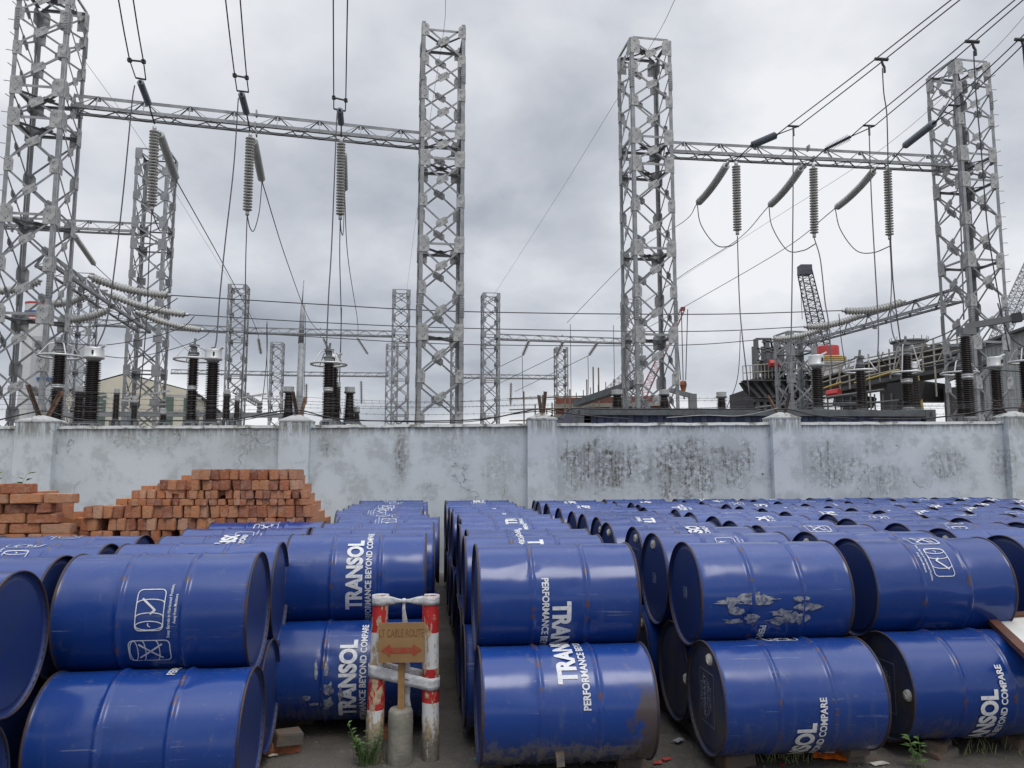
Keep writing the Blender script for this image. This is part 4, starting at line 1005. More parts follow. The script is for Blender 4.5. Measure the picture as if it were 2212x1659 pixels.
# ---------------------------------------------------------------- substation: lattice towers
SROT = R(9.5)
def lattice_tower(name, base, H, w, levels, horiz, label, group, detailed=True, rot=SROT, splices=(), bolts=False, steps=None, barw=.050, legw=.10, matl=None):
    o = empty(name, base, rot); tag(o, label, 'tower', group); G = matl or M_GALV
    hw = w/2; C4 = [(-hw,-hw),(hw,-hw),(hw,hw),(-hw,hw)]
    t = .010
    # legs (angle irons), one mesh turned four ways
    mb = MB(); mb.ell((0,0,0), (0,0,H), legw, t, (1,0,0), (0,1,0))
    if not detailed:
        for z in levels:
            big = any(abs(z-q) < .02 for q in horiz); hh_ = (.34 if big else .24)*w; z = min(z, H-hh_*.5)
            mb.box(-.012, .20*w, -.02, -.008, z-hh_/2, z+hh_/2); mb.box(-.02, -.008, -.012, .20*w, z-hh_/2, z+hh_/2)
    leg_me = mb.mesh('leg', G)
    ps = .19*w if detailed else .15*w
    def plates(lst):
        mb = MB()
        for (z, hh, ww) in lst:
            for (dx, dy) in ((1,0),(0,1)):
                nrm = (0,1,0) if dx else (1,0,0); off = -.012
                q = [(0,-hh*.5),(ww,-hh*.5),(ww,hh*.28),(ww*.75,hh*.5),(0,hh*.5)]
                pts = [(a if dx else off, off if dx else a, z+b) for a, b in q]
                mb.mi = 0; mb.plate(pts, nrm, .012)
                if bolts:
                    mb.mi = 1
                    for (a, b) in ((.30,.40),(.45,.32),(.60,.24),(.30,-.40),(.45,-.32),(.60,-.24),(.3,.0),(.62,0)) if hh > .4*w else ((.45,.3),(.62,.2),(.45,-.3),(.62,-.2)):
                        c = (ww*a, off-.008, z+hh*b) if dx else (off-.008, ww*a, z+hh*b); mb.disc(c, (0,-1,0) if dx else (-1,0,0), .013*w/1.2*1.15, 6)
        return mb.mesh('gusset_plate', [M_PLATE, M_BOLT])
    if detailed:
        pm = []
        for z in levels:
            big = any(abs(z-q) < .02 for q in horiz); pm.append(plates([((-.20*w if z == levels[-1] else 0), (.38 if big else .29)*w, (.225 if big else .165)*w)]))
    sp_me = None
    if splices:
        mb = MB()
        for z in (0,):
            mb.mi = 0; mb.box(-.012, legw*.9, -.022, -.008, z-.28, z+.28); mb.box(-.022, -.008, -.012, legw*.9, z-.28, z+.28)
            mb.mi = 1
            for k in range(8):
                for dx in (.3, .7): mb.disc((legw*dx, -.024, z-.24+.48*k/7), (0,-1,0), .014, 6); mb.disc((-.024, legw*dx, z-.24+.48*k/7), (-1,0,0), .014, 6)
        sp_me = mb.mesh('splice_plate', [G, M_BOLT])
    for i, (x, y) in enumerate(C4):
        l = link('leg', leg_me, o); l.location = (x, y, 0); l.rotation_euler = (0,0,math.pi/2*i)
        if detailed:
            for k, z in enumerate(levels):
                g = link('gusset_plate', pm[k], l); g.location = (0,0,z)
        for z in splices:
            q = link('splice_plate', sp_me, l); q.location = (0,0,z)
        if steps and i in steps:
            mb = MB(); mb.tube([(-.01,-.005,0),(-.15,-.03,0)], .010, 5); s1 = mb.mesh('step_bolt', G); mb = MB(); mb.tube([(-.005,-.01,0),(-.03,-.15,0)], .010, 5); s2 = mb.mesh('step_bolt', G)
            z = .7; kk = 0
            while z < H-.3: q = link('step_bolt', (s1, s2)[kk % 2], l); q.location = (0,0,z); z += .4; kk += 1
    # bracing
    cache = {}
    for i in range(4):
        a = C4[i]; b_ = C4[(i+1) % 4]
        if not detailed: fb = MB()
        for k in range(len(levels)-1):
            z0, z1 = levels[k], levels[k+1]; hgt = z1-z0; key = round(hgt, 2)
            def brace(mb, z0):
                e = hw*.90; yy = -hw+.004
                q0 = .10*hgt
                mb.bar((-e,yy,z0+q0), (e,yy,z1_-q0), barw, .012, (0,1,0)); mb.bar((e,yy+.016,z0+q0), (-e,yy+.016,z1_-q0), barw, .012, (0,1,0))
            if detailed:
                if key not in cache:
                    mb = MB(); z1_ = hgt; brace(mb, 0); c1 = mb.mesh('cross_brace', G)
                    mb = MB(); s = .135*w; zc_ = hgt/2; yy = -hw-.010
                    mb.plate([(-s,yy,zc_-s*.55),(-s*.55,yy,zc_-s),(s,yy,zc_-s*.1),(s,yy,zc_+s*.55),(s*.55,yy,zc_+s),(-s,yy,zc_+s*.15)], (0,1,0), .012)
                    if bolts:
                        mb.mi = 1
                        for q in (.25,.5,.75): mb.disc((s*q,yy-.008,zc_+s*q*.9), (0,-1,0), .014, 6); mb.disc((-s*q,yy-.008,zc_-s*q*.9), (0,-1,0), .014, 6)
                    cache[key] = (c1, mb.mesh('gusset_plate', [M_PLATE, M_BOLT]))
                c = link('cross_brace', cache[key][0], o); c.location = (0,0,z0); c.rotation_euler = (0,0,math.pi/2*i)
                link('gusset_plate', cache[key][1], c)
            else:
                z1_ = z1; brace(fb, z0); s = .10*w; zc_ = (z0+z1)/2; fb.plate([(-s,-hw-.01,zc_-s*.5),(-s*.5,-hw-.01,zc_-s),(s,-hw-.01,zc_+s*.5),(s*.5,-hw-.01,zc_+s)], (0,1,0), .012)
        if not detailed:
            for z in horiz: fb.bar((-hw,-hw+.004,z),(hw,-hw+.004,z), barw, .012, (0,1,0)); fb.bar((-hw,-hw+.03,z),(hw,-hw+.03,z), .01, barw*1.2, (0,1,0))
            f = fb.obj('face_bracing', G, o); f.rotation_euler = (0,0,math.pi/2*i)
    if detailed:
        hm = MB(); e = hw*.86
        hm.bar((-e,-hw+.004,0),(e,-hw+.004,0), .06, .012, (0,1,0)); hm.bar((-e,-hw+.035,.03),(e,-hw+.035,.03), .012, .07, (0,1,0)); hme = hm.mesh('horizontal_strut', G)
        xm = MB(); xm.bar((-e,-e,0),(e,e,0), .012, .07, (0,0,1)); xm.bar((e,-e,.0),(-e,e,0), .07, .012, (0,0,1)); xm.bar((-e,-e,.01),(e,e,.01), .07, .012, (0,0,1))
        xm.plate([(-.16*w,0,.02),(0,-.16*w,.02),(.16*w,0,.02),(0,.16*w,.02)], (0,0,1), .012); xme = xm.mesh('plan_bracing', G)
        for z in horiz:
            for i in range(4):
                c = link('horizontal_strut', hme, o); c.location = (0,0,z-.0); c.rotation_euler = (0,0,math.pi/2*i)
            c = link('plan_bracing', xme, o); c.location = (0,0,z-.08)
    return o
LEV = [.45, 1.72, 2.96, 4.09, 5.30, 6.53, 7.76, 9.0, 10.21, 11.02, 12.10, 13.10, 13.98]
HOR = [5.30, 7.76, 10.21, 11.02, 13.98]
SPL = [6.0, 12.75]
def gp(sx, sy, z): return PZ(sx, sy, z)
# front gantry row: centres placed from their top corners
def cen(sx_left, sx_right, z, sy, D): p = P((sx_left+sx_right)/2, sy, D); return Vector((p.x, p.y, 0))
W = 1.22
def tower_at(pl, pr):
    """front-left and front-right leg positions on the ground plane -> centre and rotation"""
    d = pr-pl; ang = math.atan2(d.y, d.x); c = (pl+pr)/2 + Vector((-math.sin(ang), math.cos(ang), 0))*W/2; return Vector((c.x, c.y, 0)), ang
def T(sx, sy, D, dx=W/2):
    """sx, sy: a point on the front-left leg seen in the photograph, D its distance"""
    p = P(sx, sy, D); ax = Vector((math.cos(SROT), math.sin(SROT), 0)); bk = Vector((-math.sin(SROT), math.cos(SROT), 0))
    c = p + ax*W/2 + bk*W/2; return Vector((c.x, c.y, 0))
c1 = T(12, 320, 18.0); c2 = T(905, 600, 20.5); c3 = T(1371, 600, 20.9); c4 = T(2086, 500, 22.1)
GR = 'lattice gantry towers'
L1 = LEV[:-3]+[12.0, 12.9, 13.7]
lattice_tower('lattice_tower', c1, 13.7, W, L1, HOR[:-1]+[13.7], 'tall galvanised lattice tower at the left edge of the photo, cut off at the top', GR, steps=(0,), splices=SPL, bolts=True)
lattice_tower('lattice_tower', c2, 14.22, W, LEV[:-1]+[14.22], HOR, 'tall galvanised lattice tower just left of the photo centre', GR, splices=SPL, bolts=True)
lattice_tower('lattice_tower', c3, 13.98, W, LEV, HOR, 'tall galvanised lattice tower right of centre, behind the container', GR, splices=SPL, bolts=True)
lattice_tower('lattice_tower', c4, 13.98, W, LEV, HOR, 'tall galvanised lattice tower near the right edge with step bolts on its right leg', GR, steps=(1,), splices=SPL, bolts=True)
LEVF = [.45, 1.72, 2.96, 4.09, 5.30, 6.53, 7.76, 9.0, 10.21, 11.02, 12.10, 13.10, 13.98]
def far(sx, sy, D, label, H=13.98, legw=.11, barw=.055, lev=None, hor=None):
    c = T(sx, sy, D); lv = lev or LEVF; lattice_tower('lattice_tower', c, H, W, lv, hor or HOR, label, GR, detailed=False, legw=legw, barw=barw); return c
c5 = far(284, 500, 28.6, 'lattice tower standing behind the left gantry, right of the leftmost tower', legw=.12, barw=.06)
LV7 = [.45,1.72,2.96,4.09,5.3,6.5,7.3]
c6 = far(1706, 800, 31.5, 'short lattice tower carrying the sloping beam, in front of the crane', H=7.3, lev=LV7, hor=[6.5,7.3,3.0], legw=.14, barw=.08)
c7 = far(489, 700, 50.5, 'slim distant lattice tower above the cream building end')
c8 = far(847, 700, 52.0, 'distant lattice tower directly left of the tall central tower')
c9 = far(1043, 700, 53.0, 'distant lattice tower right of the tall central tower, on its own against the cloud')
c14 = far(1352, 700, 55.0, 'distant lattice tower seen through the legs of the tower behind the container')
c15 = far(150, 700, 47.5, 'distant lattice tower half hidden behind the leftmost tower')
c10 = far(582, 800, 74, 'very distant lattice tower beside the lightning mast')
c11 = far(833, 800, 75, 'very distant lattice tower overlapping the left side of the distant twin')
c13 = far(975, 800, 76, 'very distant lattice tower seen through the central tower legs')
c12 = far(1202, 800, 77, 'very distant lattice tower in front of the red brick building')

# gantry beams (triangular trusses)
def beam(a, b, label, z=10.75, w=.5, hgt=.45, bay=1.15, r=.055, lacing=.028, group='gantry beams', inset=W/2, z2=None):
    a = Vector(a); b = Vector(b); d = (b-a); d.z = 0; L_ = d.length; d.normalize(); a = a+d*inset; L_ -= 2*inset
    o = empty('gantry_beam', (a.x, a.y, z), math.atan2(d.y, d.x)); tag(o, label, 'beam', group)
    for (y, zz) in ((-w/2, 0), (w/2, 0), (0, hgt)):
        mb = MB(); mb.ell((0, y, zz), (L_, y, zz), r*1.5, .010, (0, 1 if y <= 0 else -1, 0), (0,0,1 if zz == 0 else -1)); mb.obj('chord', M_GALV, o)
    n = max(2, int(round(L_/bay))); s = L_/n
    for (p0, p1, nm) in (((-w/2,0),(0,hgt),'front_lacing'), ((w/2,0),(0,hgt),'rear_lacing'), ((-w/2,0),(w/2,0),'bottom_lacing')):
        mb = MB()
        for k in range(n):
            A = Vector((k*s, p0[0], p0[1])); B = Vector((k*s+s/2, p1[0], p1[1])); Cc = Vector((k*s+s, p0[0], p0[1]))
            mb.bar(A, B, lacing*1.5, .010); mb.bar(B, Cc, lacing*1.5, .010)
            if nm == 'front_lacing': mb.bar(B, Vector((k*s+s/2, p0[0], p0[1])), lacing, .010); mb.box(k*s+s/2-.07, k*s+s/2+.07, -.006, .006, hgt-.14, hgt)
            if nm == 'bottom_lacing': mb.box(k*s-.08, k*s+.08, -w/2, -w/2+.12, -.008, .0)
        mb.obj(nm, M_GALV, o)
    mb = MB()
    for k in (0, L_):
        tri = [Vector((k,-w/2,0)),Vector((k,w/2,0)),Vector((k,0,hgt))]
        for q in range(3): mb.bar(tri[q], tri[(q+1)%3], .07, .014, (1,0,0))
    for (yy, zz_) in ((-w/2,0),(w/2,0),(0,hgt)): mb.box(L_/2-.02, L_/2+.02, yy-.08, yy+.08, zz_-.08, zz_+.08)
    mb.obj('flange_plate', M_GALV, o)
    return o
beam(c1, c2, 'long lattice beam between the leftmost tower and the central tower')
beam(c3, c4, 'long lattice beam joining the tower behind the container to the right-hand tower')
beam(c1, c5, 'lower lattice beam receding from the leftmost tower to the tower behind it', z=6.75)
beam(c4, c6, 'lower lattice beam sloping away from the right-hand tower to the short tower', z=6.75)
beam(c5+Vector((-10.2,-1.7,0)), c5, 'lattice beam crossing behind the leftmost tower')
beam(c7, c8, 'distant lattice beam between the two towers left of centre', r=.06, lacing=.035)
beam(c9, c14, 'distant lattice beam reaching the tower behind the container', r=.06, lacing=.035)
beam(c15, c7, 'distant lattice beam behind the left insulator strings', r=.06, lacing=.035)
beam(c10, c11, 'very distant lattice beam right of the lightning mast', r=.07, lacing=.04)
beam(c13, c12, 'very distant lattice beam left of the brick building', r=.07, lacing=.04)
beam(c10+Vector((-10.2,-1.7,0)), c10, 'very distant lattice beam left of the lightning mast', r=.07, lacing=.04)
beam(c7, c7+Vector((-2.0,11,0)), 'lower distant beam running back from the slim tower by the cream building', z=6.75, r=.06)

# insulators
M_CORE = mat('insulator_rod', (.035,.035,.035), .6)
def insulator(a, b, n, rad, material, label, group=None, sag=0.0, name='insulator_string', k=10, core=.35, cat='insulator'):
    a = Vector(a); b = Vector(b); o = empty(name, a); tag(o, label, cat, group); L_ = (b-a).length
    pts = [a.lerp(b, t/24)-a-Vector((0,0,sag*4*(t/24)*(1-t/24))) for t in range(25)]
    def at(t):
        f = t*24; i = min(23, int(f)); return pts[i].lerp(pts[i+1], f-i), (pts[i+1]-pts[i]).normalized()
    mb = MB()
    for i in range(n):
        p, d = at(.05+.90*(i+.5)/n); Mx = Matrix.Translation(p) @ Vector((0,0,1)).rotation_difference(d).to_matrix().to_4x4(); s = L_*.90/n
        mb.mi = 0; mb.lathe([(rad*core*1.1,-s*.22),(rad*.62,-s*.16),(rad,-s*.08),(rad,s*.08),(rad*.6,s*.17),(rad*core*1.1,s*.22)], k, Mx); mb.mi = 1; mb.lathe([(rad*core,-s*.5),(rad*core,s*.5)], 8, Mx)
    mb.obj('sheds', [material, material if core > .4 else M_CORE], o, smooth=True, fix=False)
    em = M_ALU if material != M_SHEDB else M_DARKSTEEL
    mb = MB(); mb.tube([pts[0], at(.05)[0]], rad*.42, 8); mb.obj('end_fitting', em, o, smooth=True); mb = MB(); mb.tube([at(.95)[0], pts[-1]], rad*.42, 8); mb.obj('end_fitting', em, o, smooth=True)
    return o
def wire(pts, r, label, cat='wire', name='conductor', group=None, n=8, k=5, material=None):
    mb = MB(); mb.tube(spline(pts, n) if len(pts) > 2 else [Vector(pts[0]), (Vector(pts[0])+Vector(pts[1]))/2, Vector(pts[1])], r, k)
    return tag(mb.obj(name, material or M_WIRE, smooth=True), label, cat, group)
def yoke(tl, tr, br, bl, label):
    c = (tl+tr+br+bl)/4; o = empty('yoke_frame', c); tag(o, label, 'fitting', 'conductor yoke frames')
    for (a, b, r) in ((tl,tr,.022),(tr,br,.014),(br,bl,.022),(bl,tl,.014)):
        mb = MB(); mb.tube([a-c, b-c], r, 6); mb.obj('bar', M_DARKSTEEL, o)
    mb = MB(); mb.box(-.04,.04,-.04,.04,-.04,.04, Matrix.Translation(tl-c)); mb.box(-.04,.04,-.04,.04,-.04,.04, Matrix.Translation(tr-c)); mb.obj('clamp', M_DARKSTEEL, o)
NAMEL = ['leftmost phase of the left gantry', 'middle phase of the left gantry', 'phase nearest the central tower']
RW = .0155
ZB = 10.75
PH = [dict(top=((254,-12),(286,-12)), yk=((280,130),(310,133),(315,172),(293,168)), s0=(302,174), s1=(322,227), at=(334,268), v0=(334,273), v1=(328,455), o0=(343,284), o1=(381,390), lead=[(291,185),(285,225),(266,420),(245,600),(229,700),(205,757)]),
      dict(top=((486,-12),(518,-12)), yk=((507,163),(533,168),(537,199),(512,196)), s0=(521,201), s1=(533,246), at=(540,283), v0=(541,288), v1=(534,465), o0=(547,300), o1=(566,392), lead=[(515,212),(505,360),(487,520),(475,640),(467,740),(457,752)]),
      dict(top=((720,-12),(751,-12)), yk=((721,211),(747,217),(746,240),(721,235)), s0=(734,236), s1=(737,268), at=(737,296), v0=(737,300), v1=(735,474), o0=(741,330), o1=(744,412), lead=[(729,245),(727,270),(717,520),(710,640),(705,765)])]
for i, p in enumerate(PH):
    nm = NAMEL[i]; D = 18.6+.75*i
    yz = 10.9
    Y4 = [PZ(sx, sy, yz) for sx, sy in p['yk']]; D4 = Y4[3].y
    yoke(*Y4, 'dark yoke frame holding the twin conductors, ' + nm)
    for j, (sx, sy) in enumerate(p['top']):
        e = PZ(sx, sy, 11.25); s_ = Y4[j]; wire([s_, s_.lerp(e, .5)-Vector((0,0,.03)), e, e+(e-s_)*.8], RW, ['left','right'][j]+' wire of the twin conductor rising out of frame, ' + nm, group='overhead twin conductors')
    att = P(*p['at'], D); hang = P(*p['v0'], D)
    insulator(PZ(*p['s0'], 10.88), P(*p['s1'], D-.35), 22, .085, M_SHEDB, 'dark blue-grey insulator above the beam, ' + nm, 'tension insulators facing the line')
    wire([P(*p['s1'], D-.35), att], .02, 'short link between insulator and beam, ' + nm, 'fitting', 'link')
    insulator(hang, P(*p['v1'], D), 25, .120, M_SHEDW, 'upright ribbed insulator string below the beam, ' + nm, 'hanging insulator strings', k=14)
    ob = P(*p['o1'], D+2.2)
    insulator(P(*p['o0'], D+.5), ob, 30, .11, M_SHED, 'slanting insulator beside the hanging one, ' + nm, 'slanting insulator strings under the beams', sag=-.02, k=12)
    v1 = P(*p['v1'], D)
    j2 = [(350,497),(340,488)] if i == 0 else ([(549,497),(540,492)] if i == 1 else [(741,506),(737,500)])
    wire([ob, P((p['o1'][0]*2+j2[0][0])/3, (p['o1'][1]*1.2+j2[0][1]*1.8)/3, D+1.5), P(*j2[0], D+.8), P(*j2[1], D+.3), v1], RW*.9, 'looping jumper under the insulators, ' + nm, name='jumper', group='looping jumper wires')
    ld = p['lead']; ds = [D4+(15.9-D4)*k/(len(ld)-1) for k in range(len(ld))]
    wire([P(sx, sy, d) for (sx, sy), d in zip(ld, ds)], RW, 'down lead dropping from the yoke to the equipment, ' + nm, name='down_lead', group='down leads of the left gantry')
    dn = [[(328,455),(322,560),(316,700),(300,880)], [(534,465),(531,560),(529,700),(524,790),(520,905)], [(735,474),(734,560),(737,700),(733,850),(737,895)]][i]
    wire([P(sx, sy, D) for sx, sy in dn], RW*.9, 'down lead hanging from the upright insulator string, ' + nm, name='down_lead', group='down leads of the left gantry')
    en = [((490,585),(545,690),(560,730)), ((620,565),(668,690),(700,724)), ((752,560),(772,690),(773,724))][i]
    wire([ob, P(*en[0], 30), P(*en[1], 42), P(*en[2], 49)], .016, 'long conductor running back to the distant gantry, ' + nm, group='long conductors running away')
    insulator(P(en[2][0]-2, 728, 50), P(en[2][0]-(18 if i == 0 else 8 if i == 1 else 0)+22, 765, 50.5), 14, .13, M_SHED, 'small distant slanting insulator, ' + nm, 'small distant insulators', k=8)
# shield wires
wire([P(168,110,18.2), P(330,340,24), P(480,580,36), P(560,700,50)], .006, 'thin shield wire falling to the right from the leftmost tower', name='shield_wire', material=M_SHED)
wire([P(963,-20,14.5), P(958,70,20.2), P(930,250,26), P(895,500,40), P(877,640,51)], .006, 'thin shield wire crossing the central tower top', name='shield_wire')
wire([P(1464,-14,16.5), P(1417,80,20.9), P(1320,235,27), P(1200,430,38), P(1065,640,52)], .007, 'thin shield wire slanting from the tower behind the container to the distant tower', name='shield_wire')
wire([P(2240,5,19), P(2120,133,22.5), P(1900,325,27), P(1659,480,34), P(1470,600,42), P(1330,690,52)], .007, 'thin shield wire crossing from the right-hand tower down to the left', name='shield_wire')
PR = [dict(nm='leftmost phase of the right gantry', tw=((2054,0),(2073,0)), te=((1702,272),(1725,273)), s0=(1678,291), s1=(1622,315), at=(1592,342), o0=(1573,350), o1=(1506,440), v0=(1590,350), v1=(1593,507), jp=[(1514,485),(1545,528),(1575,532)], D=20.9,
           ld=[(1713,275),(1713,420),(1711,600),(1708,755),(1703,800)], rest=[(1475,480),(1375,545),(1225,697)], dn=[(1593,510),(1597,640),(1603,720),(1619,855)]),
      dict(nm='middle phase of the right gantry', tw=((2192,0),(2210,0)), te=((1865,271),(1889,272)), s0=(1838,295), s1=(1782,323), at=(1752,348), o0=(1734,357), o1=(1661,445), v0=(1757,355), v1=(1759,513), jp=[(1668,490),(1700,540),(1735,541)], D=21.4,
           ld=[(1877,273),(1882,420),(1889,553),(1897,700),(1896,770)], rest=[(1590,520),(1470,597),(1340,692)], dn=[(1759,515),(1772,560),(1782,650),(1790,700),(1798,810)]),
      dict(nm='phase nearest the right-hand tower', tw=((2290,0),(2308,0)), te=((2049,227),(2073,228)), s0=(2021,263), s1=(1952,317), at=(1915,358), o0=(1892,363), o1=(1804,450), v0=(1917,360), v1=(1922,517), jp=[(1815,495),(1848,540),(1885,546)], D=21.9,
           ld=[(2062,230),(2072,400),(2078,560),(2082,690)], rest=[(1690,540),(1478,663),(1340,742)], dn=[(1922,517),(1926,600),(1924,680),(1932,730),(1955,748)])]
for i, p in enumerate(PR):
    nm = p['nm']; D = p['D']
    te = [PZ(*q, 10.95) for q in p['te']]
    for j in range(2):
        e = PZ(*p['tw'][j], 11.4); wire([te[j], te[j].lerp(e, .5)-Vector((0,0,.02)), e, e+(e-te[j])*.6], RW*.95, ['upper','lower'][j]+' wire of the twin conductor, ' + nm, group='overhead twin conductors')
    cl = empty('spacer_clamp', te[0]); tag(cl, 'dark spacer bar on twin conductors, ' + nm, 'clamp', 'spacer clamps')
    mb = MB(); mb.tube([(0,0,0), te[1]-te[0]], .03, 8); mb.obj('bar', M_DARKSTEEL, cl); mb = MB(); mb.tube([(te[1]-te[0])*.5, (te[1]-te[0])*.5-Vector((0,0,.28))], .028, 8); mb.obj('stem', M_DARKSTEEL, cl)
    sp0 = PZ(*p['s0'], 10.92)
    for j in range(2): wire([te[j], sp0], RW, ['upper','lower'][j]+' tail wire gripping the insulator end, ' + nm, group='conductor tails')
    insulator(sp0, P(*p['s1'], D-.3), 18, .105, M_SHEDB, 'dark blue-grey insulator above the beam, ' + nm, 'tension insulators facing the line', k=12)
    wire([P(*p['s1'], D-.3), P(*p['at'], D), P(*p['o0'], D+.5)], .018, 'short link across the beam, ' + nm, 'fitting', 'link')
    ob = P(*p['o1'], D+2.6)
    insulator(P(*p['o0'], D+.5), ob, 26, .115, M_SHED, 'slanting grey insulator under the beam, ' + nm, 'slanting insulator strings under the beams', sag=.10, k=12)
    insulator(P(*p['v0'], D), P(*p['v1'], D), 25, .120, M_SHEDW, 'upright ribbed insulator under the beam, ' + nm, 'hanging insulator strings', k=14)
    v1 = P(*p['v1'], D); v2 = P(p['v1'][0]+2, p['v1'][1]+14, D)
    wire([ob, P(*p['jp'][0], D+2), P(*p['jp'][1], D+1.2), P(*p['jp'][2], D+.5), v2], RW, 'hanging jumper loop, ' + nm, name='jumper', group='looping jumper wires')
    wire([P(sx, sy, te[0].y+(16.5-te[0].y)*(k/(len(p['ld'])-1))) for k, (sx, sy) in enumerate(p['ld'])], RW, 'down lead hanging from the spacer bar, ' + nm, name='down_lead', group='down leads of the right gantry')
    wire([P(sx, sy, D-(D-17)*k/(len(p['dn'])-1)) for k, (sx, sy) in enumerate(p['dn'])], RW, 'down lead below the upright insulator, ' + nm, name='down_lead', group='down leads of the right gantry')
    wire([ob]+[P(sx, sy, D+2.6+(25)*(k+1)/3) for k, (sx, sy) in enumerate(p['rest'])], .015, 'long conductor running down left to the distant gantry, ' + nm, group='long conductors running away')
for (sx, sy, lx, lb, path) in ((1904,128,0,'upper left spacer on the twin conductor above the right gantry',[(1906,147),(1909,200),(1915,240),(1917,290),(1920,420),(1926,560),(1932,640),(1945,738)]),
                       (2100,90,0,'upper spacer on the twin conductor above the right-hand tower',[(2103,110),(2108,200),(2120,330),(2132,480),(2150,600),(2180,760)]), (2207,86,0,'spacer on the twin conductor at the right edge of the photo',[(2209,100),(2216,180),(2222,300)])):
    c = PZ(sx, sy, 11.15); d = Vector((1,0.1,0)); cl = empty('spacer_clamp', c); tag(cl, lb, 'clamp', 'spacer clamps')
    mb = MB(); mb.tube([-d*.16, d*.16], .04, 8); mb.obj('bar', M_DARKSTEEL, cl); mb = MB(); mb.tube([(0,0,0),(.02,0,-.12),(.06,0,-.2),(.06,0,-.33)], .028, 8); mb.obj('stem', M_DARKSTEEL, cl)
    n_ = len(path); wire([P(a, b, c.y+(16.8-c.y)*k/(n_-1)) for k, (a, b) in enumerate(path)], RW*.9, 'down lead from the '+lb, name='down_lead', group='down leads of the right gantry')
# low bus wires running across the whole picture with their strings
BUS = [((192,596),(370,638),(700,658),(1000,673),(1500,679),(1819,671),(1955,650),6.5,'upper'), ((230,633),(408,680),(700,697),(1000,709),(1480,716),(1737,706),(1860,680),6.5,'middle'), ((293,672),(440,713),(700,729),(1000,744),(1450,746),(1666,732),(1780,708),6.5,'lower')]
for (a, b, m1, m2, m3, c, d, z, lb) in BUS:
    pb, pc = PZ(*b, z), PZ(*c, z)
    def Dm(q): t = (q[0]-b[0])/(c[0]-b[0]); return pb.y+(pc.y-pb.y)*t
    wire([pb]+[P(*q, Dm(q)) for q in (m1, m2, m3)]+[pc], .016, lb+' of the three bus wires crossing the yard at mid height', group='bus wires')
    insulator(P(*a, pb.y-.2), pb, 22, .122, M_SHEDW, lb+' thick pale insulator string on the left low beam', 'low bus insulator strings', sag=.12, k=12, core=.66)
    insulator(P(*d, pc.y), pc, 19, .122, M_SHEDW, lb+' thick pale insulator string on the right low beam', 'low bus insulator strings', sag=.12, k=12, core=.66)
for (a, b, lb) in (((238,668),(140,690),'pale insulator string left of the low beam, lower one'), ((190,638),(100,655),'pale insulator string left of the low beam, middle one'), ((90,605),(-10,628),'pale insulator string seen through the leftmost tower')):
    insulator(P(*a, 22.5), P(*b, 22.3), 14, .13, M_SHEDW, lb, 'low bus insulator strings', sag=.1, k=10, core=.66)
insulator(P(158,505,29), P(205,573,31), 22, .11, M_SHED, 'slanting grey insulator right of the leftmost tower below its beam', k=10)
wire([P(205,573,31), P(330,690,44), P(420,770,60)], .016, 'conductor falling right from behind the leftmost tower', group='long conductors running away')
for (pts, lb, D) in (([(150,705),(215,705),(290,690),(350,665),(384,644)], 'upper slack cable rising to the left bus string', 22), ([(150,742),(230,745),(330,728),(395,706),(420,683)], 'middle slack cable rising to the left bus string', 24), ([(215,768),(275,773),(350,760),(410,742),(440,728),(452,718)], 'lower slack cable rising to the left bus string', 26)):
    wire([P(*q, D) for q in pts], .014, lb, name='cable')
# more thin down leads in the background
for (pts, D, lb) in ((([(576,700),(577,790),(580,900)]), 45, 'short down lead by the slim distant tower'), ([(660,680),(659,760),(656,900)], 48, 'short down lead beside the lightning mast'), ([(738,665),(735,760),(725,830),(717,895)], 21.8, 'down lead dropping from the upper bus wire left of the central tower'),
                     ([(577,694),(577,760),(570,840),(560,900)], 24, 'down lead dropping from the middle bus wire'), ([(1599,715),(1597,780),(1590,830),(1570,880)], 25, 'down lead curving below the middle bus wire right of the container tower'), ([(1812,678),(1818,740),(1828,800)], 23, 'down lead near the right bus strings'),
                     ([(1232,700),(1233,800),(1234,880)], 50, 'fine down lead above the brick building, left'), ([(1325,702),(1327,800),(1328,870)], 50, 'fine down lead above the brick building, right'), ([(1128,770),(1130,860),(1133,900)], 50, 'fine down lead right of the distant lone tower'), ([(1270,770),(1272,850),(1275,880)], 50, 'fine down lead left of the container tower')):
    wire([P(*q, D) for q in pts], .013 if D < 30 else .02, lb, name='down_lead')
for (a, b, D, lb) in (((1143,735),(1129,768),51,'small distant insulator under the beam behind the container, leftmost'), ((1217,737),(1202,768),52,'small distant insulator under the beam behind the container, middle'), ((1292,738),(1272,768),53,'small distant insulator under the beam behind the container, rightmost'),
                      ((662,828),(661,873),60,'tiny distant insulator left of the central tower equipment'), ((780,822),(781,872),60,'tiny distant insulator right of the central ring equipment'), ((1104,826),(1103,875),60,'tiny distant insulator beside the pillar bracket')):
    insulator(P(*a, D), P(*b, D), 12, .14, M_SHED, lb, 'small distant insulators', k=8)
    if b[1] < 800: wire([P(*b, D), P(b[0]-160, b[1]+78, D+18)], .02, 'thin conductor falling left, from '+lb.replace('small distant insulator ','').replace('the beam behind ',''), group='long conductors running away')

